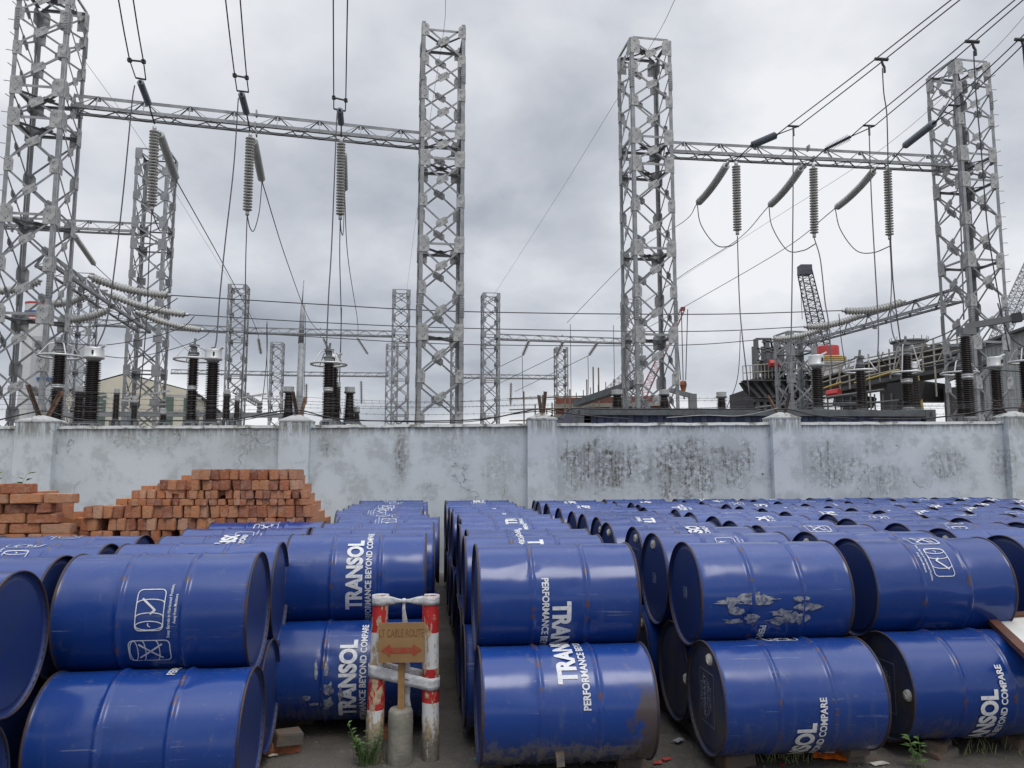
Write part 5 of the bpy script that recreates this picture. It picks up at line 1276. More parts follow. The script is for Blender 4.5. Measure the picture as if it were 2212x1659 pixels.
# ---------------------------------------------------------------- equipment columns
def column(sx, sy_top, sy_bot, D, r, label, head=None, ringw=None, group='brown porcelain equipment columns', n=None, tiers=1, taper=.9, name='equipment_column', ringdy=.12):
    t = P(sx, sy_top, D); b = P(sx, sy_bot, D); H = t.z-max(b.z, 1.2); o = empty(name, (b.x, b.y, max(b.z, 1.2))); tag(o, label, 'insulator', group)
    n = n or int(H/.075)
    seg = H/tiers
    for q in range(tiers):
        mb = MB(); z0 = q*seg; nn_ = max(4, int(seg/.040)); s = (seg-.10)/nn_
        for k in range(nn_):
            z = z0+.05+k*s; rr_ = r*(1-(1-taper)*((z)/H)); mb.lathe([(rr_*.68,z),(rr_,z+s*.25),(rr_,z+s*.32),(rr_*.68,z+s*.75),(rr_*.68,z+s)], 16)
        mb.obj('porcelain', M_BROWN, o, smooth=True, fix=False)
        mb = MB(); mb.lathe([(.0001,z0),(r*.8,z0),(r*.85,z0+.03),(r*.62,z0+.055)], 16); mb.lathe([(r*.62,z0+seg-.05),(r*.82,z0+seg-.03),(r*.8,z0+seg),(.0001,z0+seg)], 16); mb.obj('flange', M_ALU if tiers > 1 else M_GREYPAINT, o, smooth=True)
    # steel pedestal down to the ground
    mb = MB(); hz = max(b.z, 1.2); mb.box(-r*.9, r*.9, -r*.9, r*.9, -.03, 0)
    for (x, y) in ((-1,-1),(1,-1),(1,1),(-1,1)): mb.box(x*r*.8-.03, x*r*.8+.03, y*r*.8-.03, y*r*.8+.03, -hz, -.03)
    mb.obj('pedestal', M_GALV, o)
    if head == 'cap':
        mb = MB(); mb.lathe([(r*.75,H-.01),(r*1.20,H+.015),(r*1.22,H+.045),(r*1.12,H+.06),(r*1.12,H+.205),(r*1.06,H+.235),(.0001,H+.245)], 24); c = mb.obj('cap', M_ALU, o, smooth=True)
        mb = MB(); mb.box(.05,.085,-r*1.16,-r*1.05,H+.09,H+.165); mb.obj('gauge', M_BOLT, c); mb = MB(); mb.tube([(r*.6,0,H+.22),(r*1.5,-.05,H+.28)], .03, 8); mb.obj('terminal', M_ALU, o)
    elif head == 'post': mb = MB(); mb.lathe([(r*.7,H),(r*.75,H+.10),(.0001,H+.12)], 14); mb.obj('top_cap', M_ALU, o)
    elif head == 'ring':
        mb = MB(); mb.lathe([(r*.9,H),(r*.95,H+.03),(r*.5,H+.06),(r*.5,H+.14),(r*.85,H+.16),(r*.85,H+.2),(.0001,H+.22)], 16); mb.obj('top_fitting', M_GREYPAINT, o)
        mb = MB(); mb.tube([(0,0,H+.2),(.02,0,H+.34)], .025, 6); mb.obj('terminal', M_GREYPAINT, o)
        R_ = ringw/SC/FPX*D/2; zr_ = H-ringdy; mb = MB(); pts = [(R_*math.cos(2*math.pi*k/40), R_*math.sin(2*math.pi*k/40), zr_) for k in range(41)]; mb.tube(pts, .024, 8, cap=False); rg_ = mb.obj('grading_ring', M_ALU, o, smooth=True)
        for k in range(4):
            a = R(45+90*k); mb = MB(); mb.tube([(r*.8*math.cos(a), r*.8*math.sin(a), H+.16), (R_*.55*math.cos(a), R_*.55*math.sin(a), H+.13), (R_*math.cos(a), R_*math.sin(a), zr_)], .013, 6); mb.obj('ring_stay', M_ALU, rg_)
    return o
column(120, 758, 912, 16.0, .145, 'brown ribbed column with a wide grading ring, behind the leftmost tower', 'ring', 84, tiers=2)
column(194, 776, 914, 15.5, .165, 'brown ribbed column with a white cap, right of the leftmost ring', 'cap', taper=.9)
column(168, 845, 914, 16.8, .13, 'dark brown column partly hidden behind the leftmost white-capped column', 'post')
column(412, 765, 912, 16.2, .125, 'brown ribbed column with a grading ring, left of the second white cap', 'ring', 80, tiers=2)
column(455, 779, 912, 16.0, .15, 'brown ribbed column with a white cap, middle of the left half', 'cap')
column(707, 775, 909, 16.3, .13, 'brown ribbed column with a wide grading ring below the centre lead', 'ring', 76, tiers=2)
column(716, 790, 909, 17.3, .145, 'brown ribbed column with a white cap hidden behind the centre ring', 'cap')
column(727, 835, 909, 17.8, .10, 'slim brown column just right of the centre ring column', 'post')
for (sx, s0, r, lb, D) in ((622,845,.16,'small tapered dark bushing left of the pillar bracket',17.5), (754,846,.16,'small tapered dark bushing right of the centre ring column',17.5), (1334,851,.19,'small dark bushing over the left half of the container',19), (1436,851,.17,'small dark bushing behind the container tower leg',19), (1560,856,.17,'small dark bushing alone over the container middle',19), (770,888,.10,'tiny dark bushing beside the tapered one',18), (352,893,.10,'tiny dark stub above the wall left of the capped column',18)):
    column(sx, s0, 912, D, r, lb, 'post', taper=.62, group='small tapered bushings')
for (sx, s0, r, lb) in ((249,848,.10,'slim dark column in front of the cream building, left'), (289,868,.09,'slim dark column in front of the cream building, right'), (488,850,.11,'slim dark column right of the second white cap, left of a pair'), (511,864,.09,'slim dark column right of the second white cap, right of a pair')):
    column(sx, s0, 908, 20.5, r, lb, 'post', group='slim dark columns')
column(1768, 792, 884, 15.6, .135, 'brown ribbed column with a white cap in front of the short tower', 'cap')
column(1862, 790, 886, 16.2, .12, 'brown ribbed column with a grading ring in front of the conveyor', 'ring', 66, tiers=1)
column(1963, 762, 884, 15.8, .13, 'tall brown column with a grading ring and bowed stays, right of the container middle', 'ring', 57, tiers=2, ringdy=.42)
column(1978, 805, 884, 17.2, .12, 'brown column with white cap hidden behind the bowed-stay column', 'cap')
column(2079, 795, 900, 17.0, .12, 'brown column with ring behind the tall bar-carrying column', 'ring', 72)
column(2157, 795, 900, 16.2, .13, 'brown ribbed column with a white cap near the right edge', 'cap')
column(2222, 770, 900, 16.0, .13, 'brown column with ring cut by the right edge of the photo', 'ring', 60)
o = column(2096, 722, 905, 13.9, .115, 'tall brown column carrying a heavy grey bar at the right', 'post', tiers=2, taper=.85)
a = P(2084, 706, 13.9); b_ = P(2300, 668, 13.2); oo = empty('contact_arm', a); tag(oo, 'heavy grey square bar reaching right from the tall brown column', 'bar')
mb = MB(); mb.bar((0,0,0), b_-a, .11, .11, (0,0,1)); mb.obj('arm', M_GREYPAINT, oo); mb = MB(); mb.bar((b_-a)*.48, (b_-a)*.58, .16, .16, (0,0,1)); mb.obj('joint', M_DARKSTEEL, oo)
mb = MB(); mb.box(-.1,.14,-.12,.12,-.16,-.04); mb.obj('base_clamp', M_GREYPAINT, oo)
for (pts, D, lb) in (([(1958,745),(1990,740),(2040,722),(2075,702)], 15, 'cable sweeping from the bowed-stay column up to the grey bar'), ([(1862,768),(1830,780),(1795,790),(1768,788)], 16, 'slack cable from the ring column to the white cap by the short tower'), ([(1897,772),(1925,793),(1975,796),(2040,785),(2080,772)], 16, 'slack cable passing behind the bowed-stay column'),
                     ([(2078,790),(2120,794),(2160,800),(2225,803)], 16, 'slack cable between the right-hand rings and cap'), ([(2155,655),(2170,700),(2190,735),(2225,755)], 15, 'curved cable dropping to the right edge of the photo')):
    wire([P(*q, D) for q in pts], .013, lb, name='cable')
# lightning mast
b_ = P(645, 900, 58); tpt = P(649, 605, 58); o = empty('lightning_mast', (b_.x, b_.y, 0)); tag(o, 'slender grey lightning mast with a thin tip, left of centre', 'mast')
z1 = P(647, 658, 58).z; z2 = P(646, 742, 58).z
for (nm, a0, a1, r0, r1) in (('lower_tube', 0, z2, .30, .24), ('upper_tube', z2, z1, .22, .17), ('tip', z1, tpt.z, .05, .03)):
    mb = MB(); mb.tube([(0,0,a0), (.08*(a1/tpt.z),0,a1)], [r0, r1], 12); mb.obj(nm, M_GALV, o, smooth=True)
# small disconnector frames seen low on the left
for (sx, sy, D, lb) in ((350,900,22,'low grey switch frame in front of the cream building'), (560,902,24,'low grey steel frame beside the very distant tower'), (215,900,26,'grey switch frame behind the leftmost capped column')):
    p = P(sx, sy, D); o = empty('switch_frame', (p.x, p.y, 0)); tag(o, lb, 'switchgear', 'low switch frames')
    for x in (-.9, .9):
        mb = MB(); mb.box(x-.07, x+.07, -.07, .07, 0, p.z); mb.obj('leg', M_GALV, o)
    mb = MB(); mb.box(-1.3, 1.3, -.08, .08, p.z, p.z+.14); mb.obj('crossbar', M_GALV, o)
    for x in (-1.1, 0, 1.1):
        mb = MB(); mb.lathe([(.06,p.z+.14),(.10,p.z+.2),(.06,p.z+.26),(.10,p.z+.32),(.06,p.z+.38),(.10,p.z+.44),(.05,p.z+.5)], 10); mb.obj('post_insulator', M_SHED, o)
    mb = MB(); mb.bar((-1.1,0,p.z+.53),(.2,.0,p.z+.75), .05, .05); mb.bar((1.1,0,p.z+.53),(.1,0,p.z+.6), .05, .05); mb.obj('blade', M_ALU, o)

# ---------------------------------------------------------------- distant buildings and plant
M_CREAM = mat('cream_cladding', (.62,.58,.47), .7, c2=(.52,.49,.41), vscale=.4)
M_GREENW = mat('green_louvre', (.10,.14,.115), .5); M_ROOFG = mat('grey_roof', (.35,.36,.36), .5)
def oriented(a, b):
    d = b-a; return math.hypot(d.x, d.y), math.atan2(d.y, d.x)
a = P(188, 905, 62); b_ = P(420, 905, 66); L_, ang = oriented(a, b_); o = empty('warehouse', (a.x, a.y, 0), ang); tag(o, 'cream shed with green vertical louvres and a low pitched roof, far left', 'building')
ze = P(200, 830, 62).z; zr = P(262, 808, 63).z; rx = L_*.32; zf = P(430, 848, 66).z
mb = MB(); mb.plate([(0,0,0),(L_,0,0),(L_,0,zf),(rx,0,zr),(0,0,ze)], (0,1,0), .2); mb.obj('gable_wall', M_CREAM, o)
mb = MB(); mb.box(L_-.1, L_+.1, .1, 22, 0, zf); mb.box(-.1,.1,.1,22,0,ze); mb.obj('side_wall', M_CREAM, o)
mb = MB(); mb.quad((-.2,-.12,ze+.02),(rx,-.12,zr+.12),(rx,22,zr+.12),(-.2,22,ze+.02)); mb.quad((rx,-.12,zr+.12),(L_+.2,-.12,zf+.02),(L_+.2,22,zf+.02),(rx,22,zr+.12)); mb.obj('roof', M_ROOFG, o)
def atx(sx): return (P(sx, 880, 64).x-a.x)/math.cos(ang)
for sx in (239, 353, 387):
    x = atx(sx); mb = MB(); mb.box(x-.36, x+.36, -.16, -.1, 1.0, P(300,850,63).z); f = mb.obj('louvre_window', M_GREENW, o)
a2 = P(420, 905, 66); b2 = P(478, 905, 90); L2, ang2 = oriented(a2, b2); o = empty('warehouse_wing', (a2.x, a2.y, 0), ang2); tag(o, 'long cream side wing with green louvres running back, right of the cream gable', 'building')
mb = MB(); mb.box(0, L2, 0, 10, 0, zf*.98); mb.obj('wall', M_CREAM, o)
mb = MB(); mb.quad((-.3,-.4,zf*.98),(L2,-.4,zf*.98),(L2,5,zf*1.15),(-.3,5,zf*1.15)); mb.quad((-.3,10.3,zf*.98),(L2,10.3,zf*.98),(L2,5,zf*1.15),(-.3,5,zf*1.15)); mb.obj('roof', M_ROOFG, o)
for k in range(5): mb = MB(); mb.box(2+L2*k/5.5, 2.7+L2*k/5.5, -.08, 0, 1.0, zf-1.4); mb.obj('louvre_window', M_GREENW, o)
# striped stack and blue tanks far behind the leftmost tower
M_SILO = mat('white_silo_paint', (.6,.6,.6), .6, var=.1); M_RED = mat('red_paint', (.45,.03,.03), .5, c2=(.33,.03,.03), vscale=3); M_BLUEP = mat('blue_paint', (.03,.09,.30), .5)
c = P(62, 900, 78); o = empty('striped_chimney', (c.x, c.y, 0)); tag(o, 'white chimney with red and blue bands far behind the leftmost tower', 'chimney')
zt_ = P(62, 655, 78).z; rr_ = 1.0; mb = MB(); mb.lathe([(rr_*1.15,0),(rr_,zt_)], 28); mb.obj('shaft', M_SILO, o, smooth=True)
for (s0, s1, mm) in ((655,659,M_RED),(674,678,M_BLUEP),(682,688,M_RED),(692,695,M_RED)):
    z0 = P(62, s1, 78).z; z1 = P(62, s0, 78).z; mb = MB(); mb.lathe([(rr_*1.03,z0),(rr_*1.03,z1)], 28); mb.obj('painted_band', mm, o, smooth=True)
a = P(-30, 905, 70); b_ = P(175, 905, 72); L_, ang = oriented(a, b_); o = empty('process_building', (a.x, a.y, 0), ang); tag(o, 'pale grey process building with blue panels behind the leftmost tower', 'building')
zz = P(80, 800, 70).z; M_PALE = mat('pale_cladding', (.42,.44,.46), .6, var=.1, vscale=.5)
mb = MB(); mb.box(L_*.42, L_*.80, 0, 6, 0, P(80, 722, 70).z); mb.box(L_*.80, L_*.93, 0, 6, 0, zz*.75); mb.obj('wall', M_PALE, o)
mb = MB(); mb.box(0, L_*.28, -.15, -.05, zz*.15, zz*.35); mb.box(L_*.5, L_*.68, -.15, -.05, P(80,818,70).z, P(80,812,70).z); mb.box(L_*.85, L_*.99, -.2, .2, zz*.1, zz*.6); mb.obj('blue_panel', M_BLUEP, o)
# unfinished red brick building with scaffolding, behind the container
M_BRKW = mat('brickwork', (.23,.085,.06), .9, c2=(.17,.06,.045), vscale=1.5, bump=.3); M_CONCB = mat('concrete_band', (.36,.34,.30), .85, var=.2)
a = P(1200, 905, 60); b_ = P(1440, 905, 58); L_, ang = oriented(a, b_); o = empty('brick_building', (a.x, a.y, 0), ang); tag(o, 'unfinished red brick building with concrete bands behind the container', 'building')
z1 = P(1300, 857, 59).z; z2 = P(1300, 871, 59).z; z3 = P(1300, 879, 59).z
mb = MB(); mb.box(0, L_, 0, 14, 0, z1); mb.obj('wall', M_BRKW, o)
mb = MB(); mb.box(-.1, L_+.1, -.2, 0, z3, z2); mb.box(-.1, .5, -.15, 0, 0, z2-.8); mb.box(L_*.5, L_*.5+.5, -.15, 0, 0, z3); mb.obj('concrete_band', M_CONCB, o)
for k in range(4): mb = MB(); x = L_*(.2+.2*k); mb.box(x-.7, x+.7, -.05, .02, z3-2.4, z3-.9); mb.obj('window_opening', M_BOLT, o)
o = empty('scaffold', (a.x, a.y, 0), ang); tag(o, 'bamboo scaffolding at the left end of the red brick building', 'scaffold'); M_BAMB = mat('scaffold_pole', (.20,.17,.13), .8)
mb = MB()
for k in range(16): mb.tube([(-3.2+.45*k,-.9,0),(-3.2+.45*k+rnd.uniform(-.1,.1),-.9,z1*rnd.uniform(.72,1.35) if k > 1 else z1*.7)], .06, 5)
for k in range(8): mb.tube([(-3.5,-.9,z1*(.15+.12*k)),(4,-.9,z1*(.15+.12*k)+.1)], .055, 5)
mb.obj('poles', M_BAMB, o)
# long boom lying over the brick building
a = P(1245, 872, 38); b_ = P(1380, 826, 34); o = empty('canopy_beam', a); tag(o, 'long pale beam slanting up over the brick building', 'beam'); d = b_-a
mb = MB(); mb.bar((0,0,0), d, .42, .3, (0,0,1)); mb.obj('girder', M_CONTG, o)
mb = MB()
for k in range(8): mb.tube([d*(k/8)+Vector((0,0,.2)), d*(k/8)+Vector((0,0,.55))], .02, 4)
mb.obj('pegs', M_DARKSTEEL, o)
# street lamp like steel post with bracket, right of the container tower
p = P(1497, 905, 34); o = empty('bracket_post', (p.x, p.y, 0)); tag(o, 'stubby steel post with a sloping bracket between the container tower and the lone bushing', 'post')
zt_ = P(1497, 851, 34).z; mb = MB(); mb.box(-.16,.16,-.16,.16,0,zt_); mb.obj('post', M_GREYPAINT, o); mb = MB(); mb.bar((0,0,zt_-.1),(-1.0,0,zt_+.18), .22, .2, (0,0,1)); mb.obj('arm', M_GREYPAINT, o); mb = MB(); mb.bar((-.9,0,zt_-1.1),(.5,0,zt_-1.1), .06, .06); mb.obj('step_rail', M_DARKSTEEL, o)
# lattice booms of the cranes
def boom(base, tip, w0, w1, label, material, bays=26, hookdx=None, red=False):
    base = Vector(base); tip = Vector(tip); o = empty('crane_boom', base); tag(o, label, 'crane'); d = (tip-base); L_ = d.length; dn = d.normalized(); u = dn.cross(Vector((0,1,0))).normalized(); v = dn.cross(u).normalized()
    def c(t, i):
        w_ = (w0+(w1-w0)*t)/2; s = ((-1,-1),(1,-1),(1,1),(-1,1))[i]; return d*t+u*w_*s[0]+v*w_*s[1]
    r = w0*.045
    for i in range(4):
        mb = MB(); mb.tube([c(0,i), c(1,i)], r, 6); mb.obj('chord', material, o)
    for i in range(4):
        mb = MB()
        for k in range(bays):
            t0, t1 = k/bays, (k+1)/bays; A, B = (c(t0,i), c(t1,(i+1)%4)) if k % 2 else (c(t0,(i+1)%4), c(t1,i)); mb.tube([A, B], r*.5, 4); mb.tube([c(t1,i), c(t1,(i+1)%4)], r*.4, 4)
        mb.obj('lacing', material, o)
    mb = MB(); e = d; mb.box(-w1*.52, w1*.55, -w1*.5, w1*.5, -w1*.35, w1*.55, Matrix.Translation(e)); mb.obj('boom_head', material, o)
    return o, dn, u
M_CRANE = mat('dark_crane_paint', (.075,.08,.10), .5, .2); M_CRANEG = mat('grey_crane_paint', (.24,.25,.27), .5, .2)
DB = 104
boom(P(1785, 800, DB), P(1738, 586, DB), 1.9, 1.45, 'dark lattice crane boom rising behind the red-topped tank', M_CRANE, 24)
wire([P(1755,620,DB+2), P(1778,740,DB+2), P(1810,790,DB+2)], .05, 'pendant cable behind the dark crane boom', name='cable'); wire([P(1729,610,DB), P(1733,690,DB)], .04, 'hoist cable in front of the dark crane boom', name='cable')
boom(P(2140, 770, 80), P(2235, 560, 80), 1.3, 1.1, 'grey lattice crane boom at the right edge behind the tower', M_CRANEG, 30)
M_REDC = mat('red_crane_paint', (.25,.05,.045), .5)
boom(P(1270, 885, 70), P(1388, 775, 70), .7, .5, 'slim grey boom behind the brick building', M_CRANEG, 30)
boom(P(1372, 890, 60), P(1475, 668, 60), 0.65, .3, 'red lattice boom seen through the legs of the container tower', M_REDC, 30)
o = empty('crane_hook', P(1476, 832, 60)); tag(o, 'orange and black crane hook hanging right of the container tower', 'hook')
mb = MB(); mb.lathe([(.0001,.4),(.24,.3),(.28,0),(.16,-.45),(.0001,-.6)], 12); mb.obj('block', mat('orange_hook_paint', (.45,.14,.03), .5, c2=(.04,.03,.03), vscale=2.5), o); mb = MB()
for dx in (-.5, 0, .5): mb.tube([(dx*.4,0,.4),(dx,0,P(1476,668,60).z-P(1476,832,60).z)], .035, 4)
mb.obj('hoist_rope', M_WIRE, o); mb = MB(); mb.tube([(0,0,-.6),(.05,0,-1.1)], .06, 5); mb.obj('hook', M_DARKSTEEL, o)

# ---------------------------------------------------------------- coal plant on the right
M_PLANT = mat('plant_steel', (.13,.135,.14), .6, .1, var=.35, vscale=.8); M_PLANTD = mat('dark_plant_steel', (.035,.035,.037), .7, 0, var=.4, vscale=.5); M_SCAF = mat('scaffold_tube', (.36,.34,.29), .6, c2=(.26,.24,.20), vscale=1); M_YEL = mat('yellow_paint', (.42,.32,.09), .5)
DP = 60
o = empty('chimney_stub', (P(1795,900,92).x, 92, 0)); tag(o, 'white round tank tower with red top and yellow railings', 'tank')
def z_(sy, D): return P(1795, sy, D).z
s_ = 92/FPX/SC
mb = MB(); mb.lathe([(27*s_,0),(27*s_,z_(833,92)),(24*s_,z_(833,92)),(24*s_,z_(808,92)),(25*s_,z_(800,92))], 32); mb.obj('shaft', M_SILO, o, smooth=True)
mb = MB(); mb.lathe([(25*s_,z_(800,92)),(35*s_,z_(786,92)),(35*s_,z_(782,92)),(.0001,z_(782,92))], 32); mb.obj('gallery', M_SILO, o)
mb = MB(); mb.lathe([(23*s_,z_(783,92)),(23*s_,z_(750,92)),(22*s_,z_(748,92)),(.001,z_(748,92))], 32); mb.obj('red_top', M_RED, o, smooth=True)
mb = MB(); rr_ = 35*s_
for zz_ in (z_(774,92), z_(778,92), z_(782,92)): mb.tube([(rr_*math.cos(k*math.pi/16), rr_*math.sin(k*math.pi/16), zz_) for k in range(33)], .10, 4, cap=False)
for k in range(16): mb.tube([(rr_*math.cos(k*math.pi/8), rr_*math.sin(k*math.pi/8), z_(783,92)), (rr_*math.cos(k*math.pi/8), rr_*math.sin(k*math.pi/8), z_(773,92))], .09, 4)
mb.obj('railing', M_YEL, o); mb = MB(); mb.lathe([(27.5*s_,z_(850,92)),(27.5*s_,z_(838,92))], 32); mb.obj('yellow_band', M_YEL, o, smooth=True)
# dark bunker with platform
a = P(1600, 900, DP); b_ = P(1765, 900, DP); L_, ang = oriented(a, b_); o = empty('bunker_structure', (a.x, a.y, 0), ang); tag(o, 'dark overhanging steel bunker with platforms and rails, left end of the plant', 'structure')
def zz(sy): return P(1680, sy, DP).z
def xx(sx): return L_*(sx-1600)/(1765-1600)
mb = MB(); mb.plate([(xx(1600),0,zz(827)),(xx(1640),0,zz(815)),(xx(1765),0,zz(806)),(xx(1765),0,zz(850)),(xx(1633),0,zz(862)),(xx(1612),0,zz(846))], (0,1,0), .5)
for v_ in range(1): pass
mb.box(xx(1632), xx(1765), .3, 7, 0, zz(835)); mb.obj('hull', M_PLANTD, o)
mb = MB()
for k in range(8): mb.bar((xx(1606+19*k),-.35,zz(825-2*k)), (xx(1640+15*k),-.35,zz(860)), .22, .2, (0,1,0))
mb.box(xx(1600), xx(1765), -1.2, -.3, zz(826), zz(824.5)); mb.box(xx(1660), xx(1765), -1.4, -.3, zz(806), zz(803)); mb.obj('braces', M_PLANT, o)
mb = MB()
for k in range(22):
    x = xx(1598+7.8*k); z0 = zz(825-.55*k); mb.tube([(x,-1.2,z0),(x,-1.2,z0+1.1)], .035, 4)
for dz in (.55, 1.1): mb.tube([(xx(1598),-1.2,zz(825)+dz),(xx(1765),-1.2,zz(813)+dz)], .035, 4)
mb.obj('railing', M_SCAF, o)
mb = MB()
for (x0, x1, yt) in ((1638,1735,733),(1652,1735,740)):
    for k in range(5): mb.box(xx(x0+(x1-x0)*k/4)-.16, xx(x0+(x1-x0)*k/4)+.16, -.2+(x0-1638)*.15, .1+(x0-1638)*.15, zz(820), zz(yt))
    for q in (yt, yt+22, yt+47): mb.box(xx(x0), xx(x1), -.2, .1, zz(q), zz(q-2.4))
for k in range(6): mb.bar((xx(1638+16*k),-.1,zz(735)),(xx(1654+16*k),1,zz(758)), .14, .12); mb.bar((xx(1638+16*k),-.1,zz(780)),(xx(1652+14*k),-.1,zz(757)), .12, .1)
mb.obj('roof_frame', M_PLANT, o)
mb = MB()
for k in range(5): mb.lathe([(.0001,zz(775)),(.7,zz(777)),(.95,zz(790)),(.9,zz(803))], 12, Matrix.Translation((xx(1668+8*k),.3,0)))
mb.obj('hoppers', M_PLANTD, o); mb = MB(); mb.tube([(xx(1651),-1.6,zz(791)),(xx(1673),-1.6,zz(791))], .28, 8); mb.obj('red_lifebuoy_tube', M_RED, o)
mb = MB()
for k in range(9): mb.box(xx(1635+15*k), xx(1635+15*k)+.25, -.05, .25, 0, zz(862))
mb.box(xx(1630), xx(1765), -.1, .2, zz(868), zz(864)); mb.obj('columns', M_PLANT, o)
# inclined conveyor gallery
a = P(1770, 905, 52); b_ = P(2110, 905, 44); L_, ang = oriented(a, b_); o = empty('conveyor_gallery', (a.x, a.y, 0), ang); tag(o, 'dark inclined conveyor gallery rising to the right behind the container', 'conveyor')
def zc2(sx, sy): t = (sx-1770)/340; return P(sx, sy, 52-8*t).z
def xc2(sx):
    t0 = (P(sx,900,48).x); return L_*((sx-1770)/340)
mb = MB()
def slab(mb, s, y0, y1): # polygon of (sx, sy)
    pts = [(xc2(q[0]), y0, zc2(*q)) for q in s]; n0 = len(mb.v); k = len(pts)
    mb.plate([(p[0], (y0+y1)/2, p[2]) for p in pts], (0,1,0), y1-y0)
slab(mb, [(1770,817),(1900,778),(2020,750),(2110,738),(2110,790),(1900,826),(1770,852)], 0, 3.0); mb.obj('gallery_body', M_PLANTD, o)
mb = MB(); slab(mb, [(1768,819),(1900,780),(2020,752),(2112,740),(2112,746),(2020,758),(1900,786),(1768,825)], -.25, 0); slab(mb, [(1768,849),(1900,823),(2112,785),(2112,793),(1900,832),(1768,858)], -.25, 0); mb.obj('girder', M_PLANT, o)
mb = MB()
for k in range(15):
    sx = 1775+23*k; y = 812-.235*(sx-1775)*(1 if sx < 2000 else .98); mb.tube([(xc2(sx),-.9,zc2(sx, y-12)), (xc2(sx),-.9,zc2(sx, min(900, y+(52 if k % 3 else 110))))], .055, 5)
for dy in (0, 12, 24, 38): mb.tube([(xc2(1770),-.9,zc2(1770,812+dy)),(xc2(1900),-.9,zc2(1900,778+dy)),(xc2(2110),-.9,zc2(2110,733+dy))], .05, 5)
for k in range(7): sx = 1790+45*k; y = 808-.235*(sx-1775); mb.tube([(xc2(sx),-.95,zc2(sx, y+40)),(xc2(sx+22),-.95,zc2(sx+22, y-10))], .045, 5)
mb.obj('scaffold_tubes', M_SCAF, o)
mb = MB(); 
for (s0, s1) in ((1845,865),(1930,850)): pass
mb.tube([(xc2(2033),-1.5,zc2(2033,905)),(xc2(2026),-1.5,zc2(2026,815))], .07, 5); mb.tube([(xc2(1880),-1.0,zc2(1880,830)),(xc2(1985),-1.0,zc2(1985,800))], .06, 5); mb.tube([(xc2(1790),-1.0,zc2(1790,845)),(xc2(1850),-1.0,zc2(1850,828))], .06, 5); mb.obj('yellow_pole', M_YEL, o)
for sx in (1835, 1925, 2060):
    mb = MB(); mb.box(xc2(sx)-.55, xc2(sx)+.55, .6, 1.9, 0, zc2(sx, 835)); mb.obj('support_pier', mat('pier_concrete', (.16,.15,.135), .9, var=.3, vscale=1), o)
for (x0, x1, y0, y1) in ((1838,1882,855,880),(1960,2035,826,868)):
    mb = MB(); slab(mb, [(x0,y1),(x0+4,y0+6),(x1,y0),(x1+6,y0+4),(x1-4,y1)], -1.6, 1.2); mb.obj('dark_hopper', M_PLANTD, o)
mb = MB(); mb.tube([(xc2(1822),-1.3,zc2(1822,855)),(xc2(1850),-1.3,zc2(1850,851))], .30, 8); mb.obj('red_bundle', M_RED, o)
# low walkways and pipes below the gallery
mb = MB()
for (sx0, sy0, sx1, sy1, r_) in ((1770,868,1960,846,.09),(1770,876,1960,872,.07),(1640,884,1800,868,.08),(1780,884,1990,868,.06),(1830,890,2050,893,.07)): mb.tube([(xc2(sx0),-1.8,zc2(sx0,sy0)),(xc2(sx1),-1.8,zc2(sx1,sy1))], r_, 6)
for k in range(12): mb.tube([(xc2(1775+18*k),-1.7,zc2(1775+18*k,905)),(xc2(1775+18*k),-1.7,zc2(1775+18*k,862-k*.8))], .05, 5)
mb.obj('pipe_rack', M_PLANT, o)
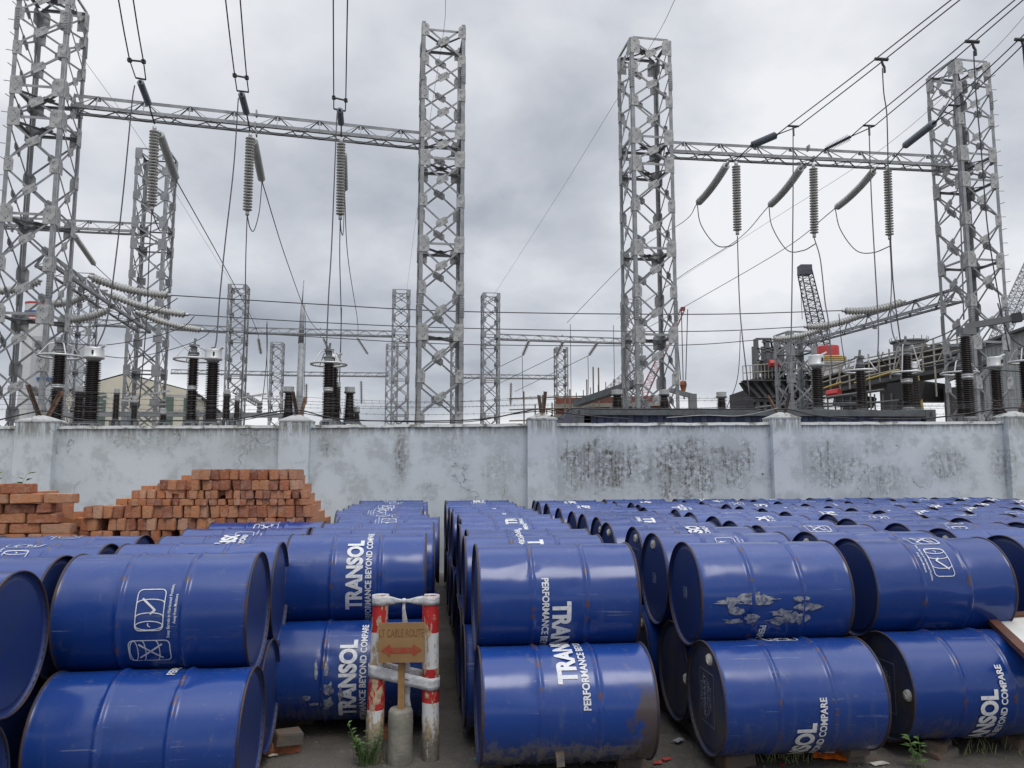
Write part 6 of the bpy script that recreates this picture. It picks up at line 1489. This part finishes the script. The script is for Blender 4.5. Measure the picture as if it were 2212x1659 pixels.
# grey round tank and frame on the gallery
p = P(1967, 800, 50); o = empty('round_stack', (p.x, p.y, 0)); tag(o, 'grey round steel duct standing behind the bowed-stay column', 'duct'); q = 50/FPX/SC
mb = MB(); mb.lathe([(32*q,P(1967,800,50).z),(32*q,P(1967,740,50).z),(38*q,P(1967,740,50).z),(38*q,P(1967,737,50).z),(.001,P(1967,737,50).z)], 24); mb.box(-.4,.4,-.4,.4,0,P(1967,800,50).z); mb.obj('duct', M_GREYPAINT, o)
mb = MB(); 
for k in range(14): a_ = k*math.pi/7; mb.tube([(38*q*math.cos(a_),38*q*math.sin(a_),P(1967,738,50).z),(38*q*math.cos(a_),38*q*math.sin(a_),P(1967,730,50).z)], .03, 4)
mb.obj('railing', M_SCAF, o)
a = P(2000, 765, 47); o = empty('roof_frame', a); tag(o, 'open steel frame on top of the conveyor, left of the right-hand tower', 'frame'); q = 47/FPX/SC; mb = MB()
for k in range(6): mb.box(k*15*q-.08, k*15*q+.08, -.1, .1, -.6, 22*q)
for z0 in (0, 9, 19): mb.box(0, 78*q, -.1, .1, z0*q, (z0+2.2)*q)
mb.obj('frame', M_PLANT, o)
# grey cladded hall at the right edge
M_HALL = mat('grey_hall_cladding', (.36,.38,.38), .6, var=.12, vscale=.4)
a = P(2076, 905, 42); b_ = P(2330, 905, 36); L_, ang = oriented(a, b_); o = empty('grey_hall', (a.x, a.y, 0), ang); tag(o, 'large pale grey cladded hall at the right edge behind the tower', 'building')
za = P(2076, 772, 42).z; zb = P(2212, 728, 39).z; mb = MB(); mb.plate([(0,0,0),(L_,0,0),(L_,0,za+(zb-za)*1.9),(0,0,za)], (0,1,0), .3); mb.obj('wall', M_HALL, o)
mb = MB(); mb.box(-.15,.15,.2,14,0,za); mb.obj('side_wall', M_HALL, o); mb = MB(); mb.bar((-.5,-.3,za+.05),(L_+.3,-.3,za+(zb-za)*1.9+.05), .12, .5, (0,1,0)); mb.bar((-.5,-.25,za-1.2),(L_*.4,-.25,za-.4), .25, .2, (0,1,0)); mb.obj('roof_edge', M_PLANT, o)
mb = MB()
for k in range(26): x = L_*k/26; mb.box(x, x+.06, -.19, -.15, 0, za+(zb-za)*1.9*k/26-.1)
mb.obj('cladding_ribs', M_HALL, o)
# worker figures are too small to show more than an orange vest on the walkway
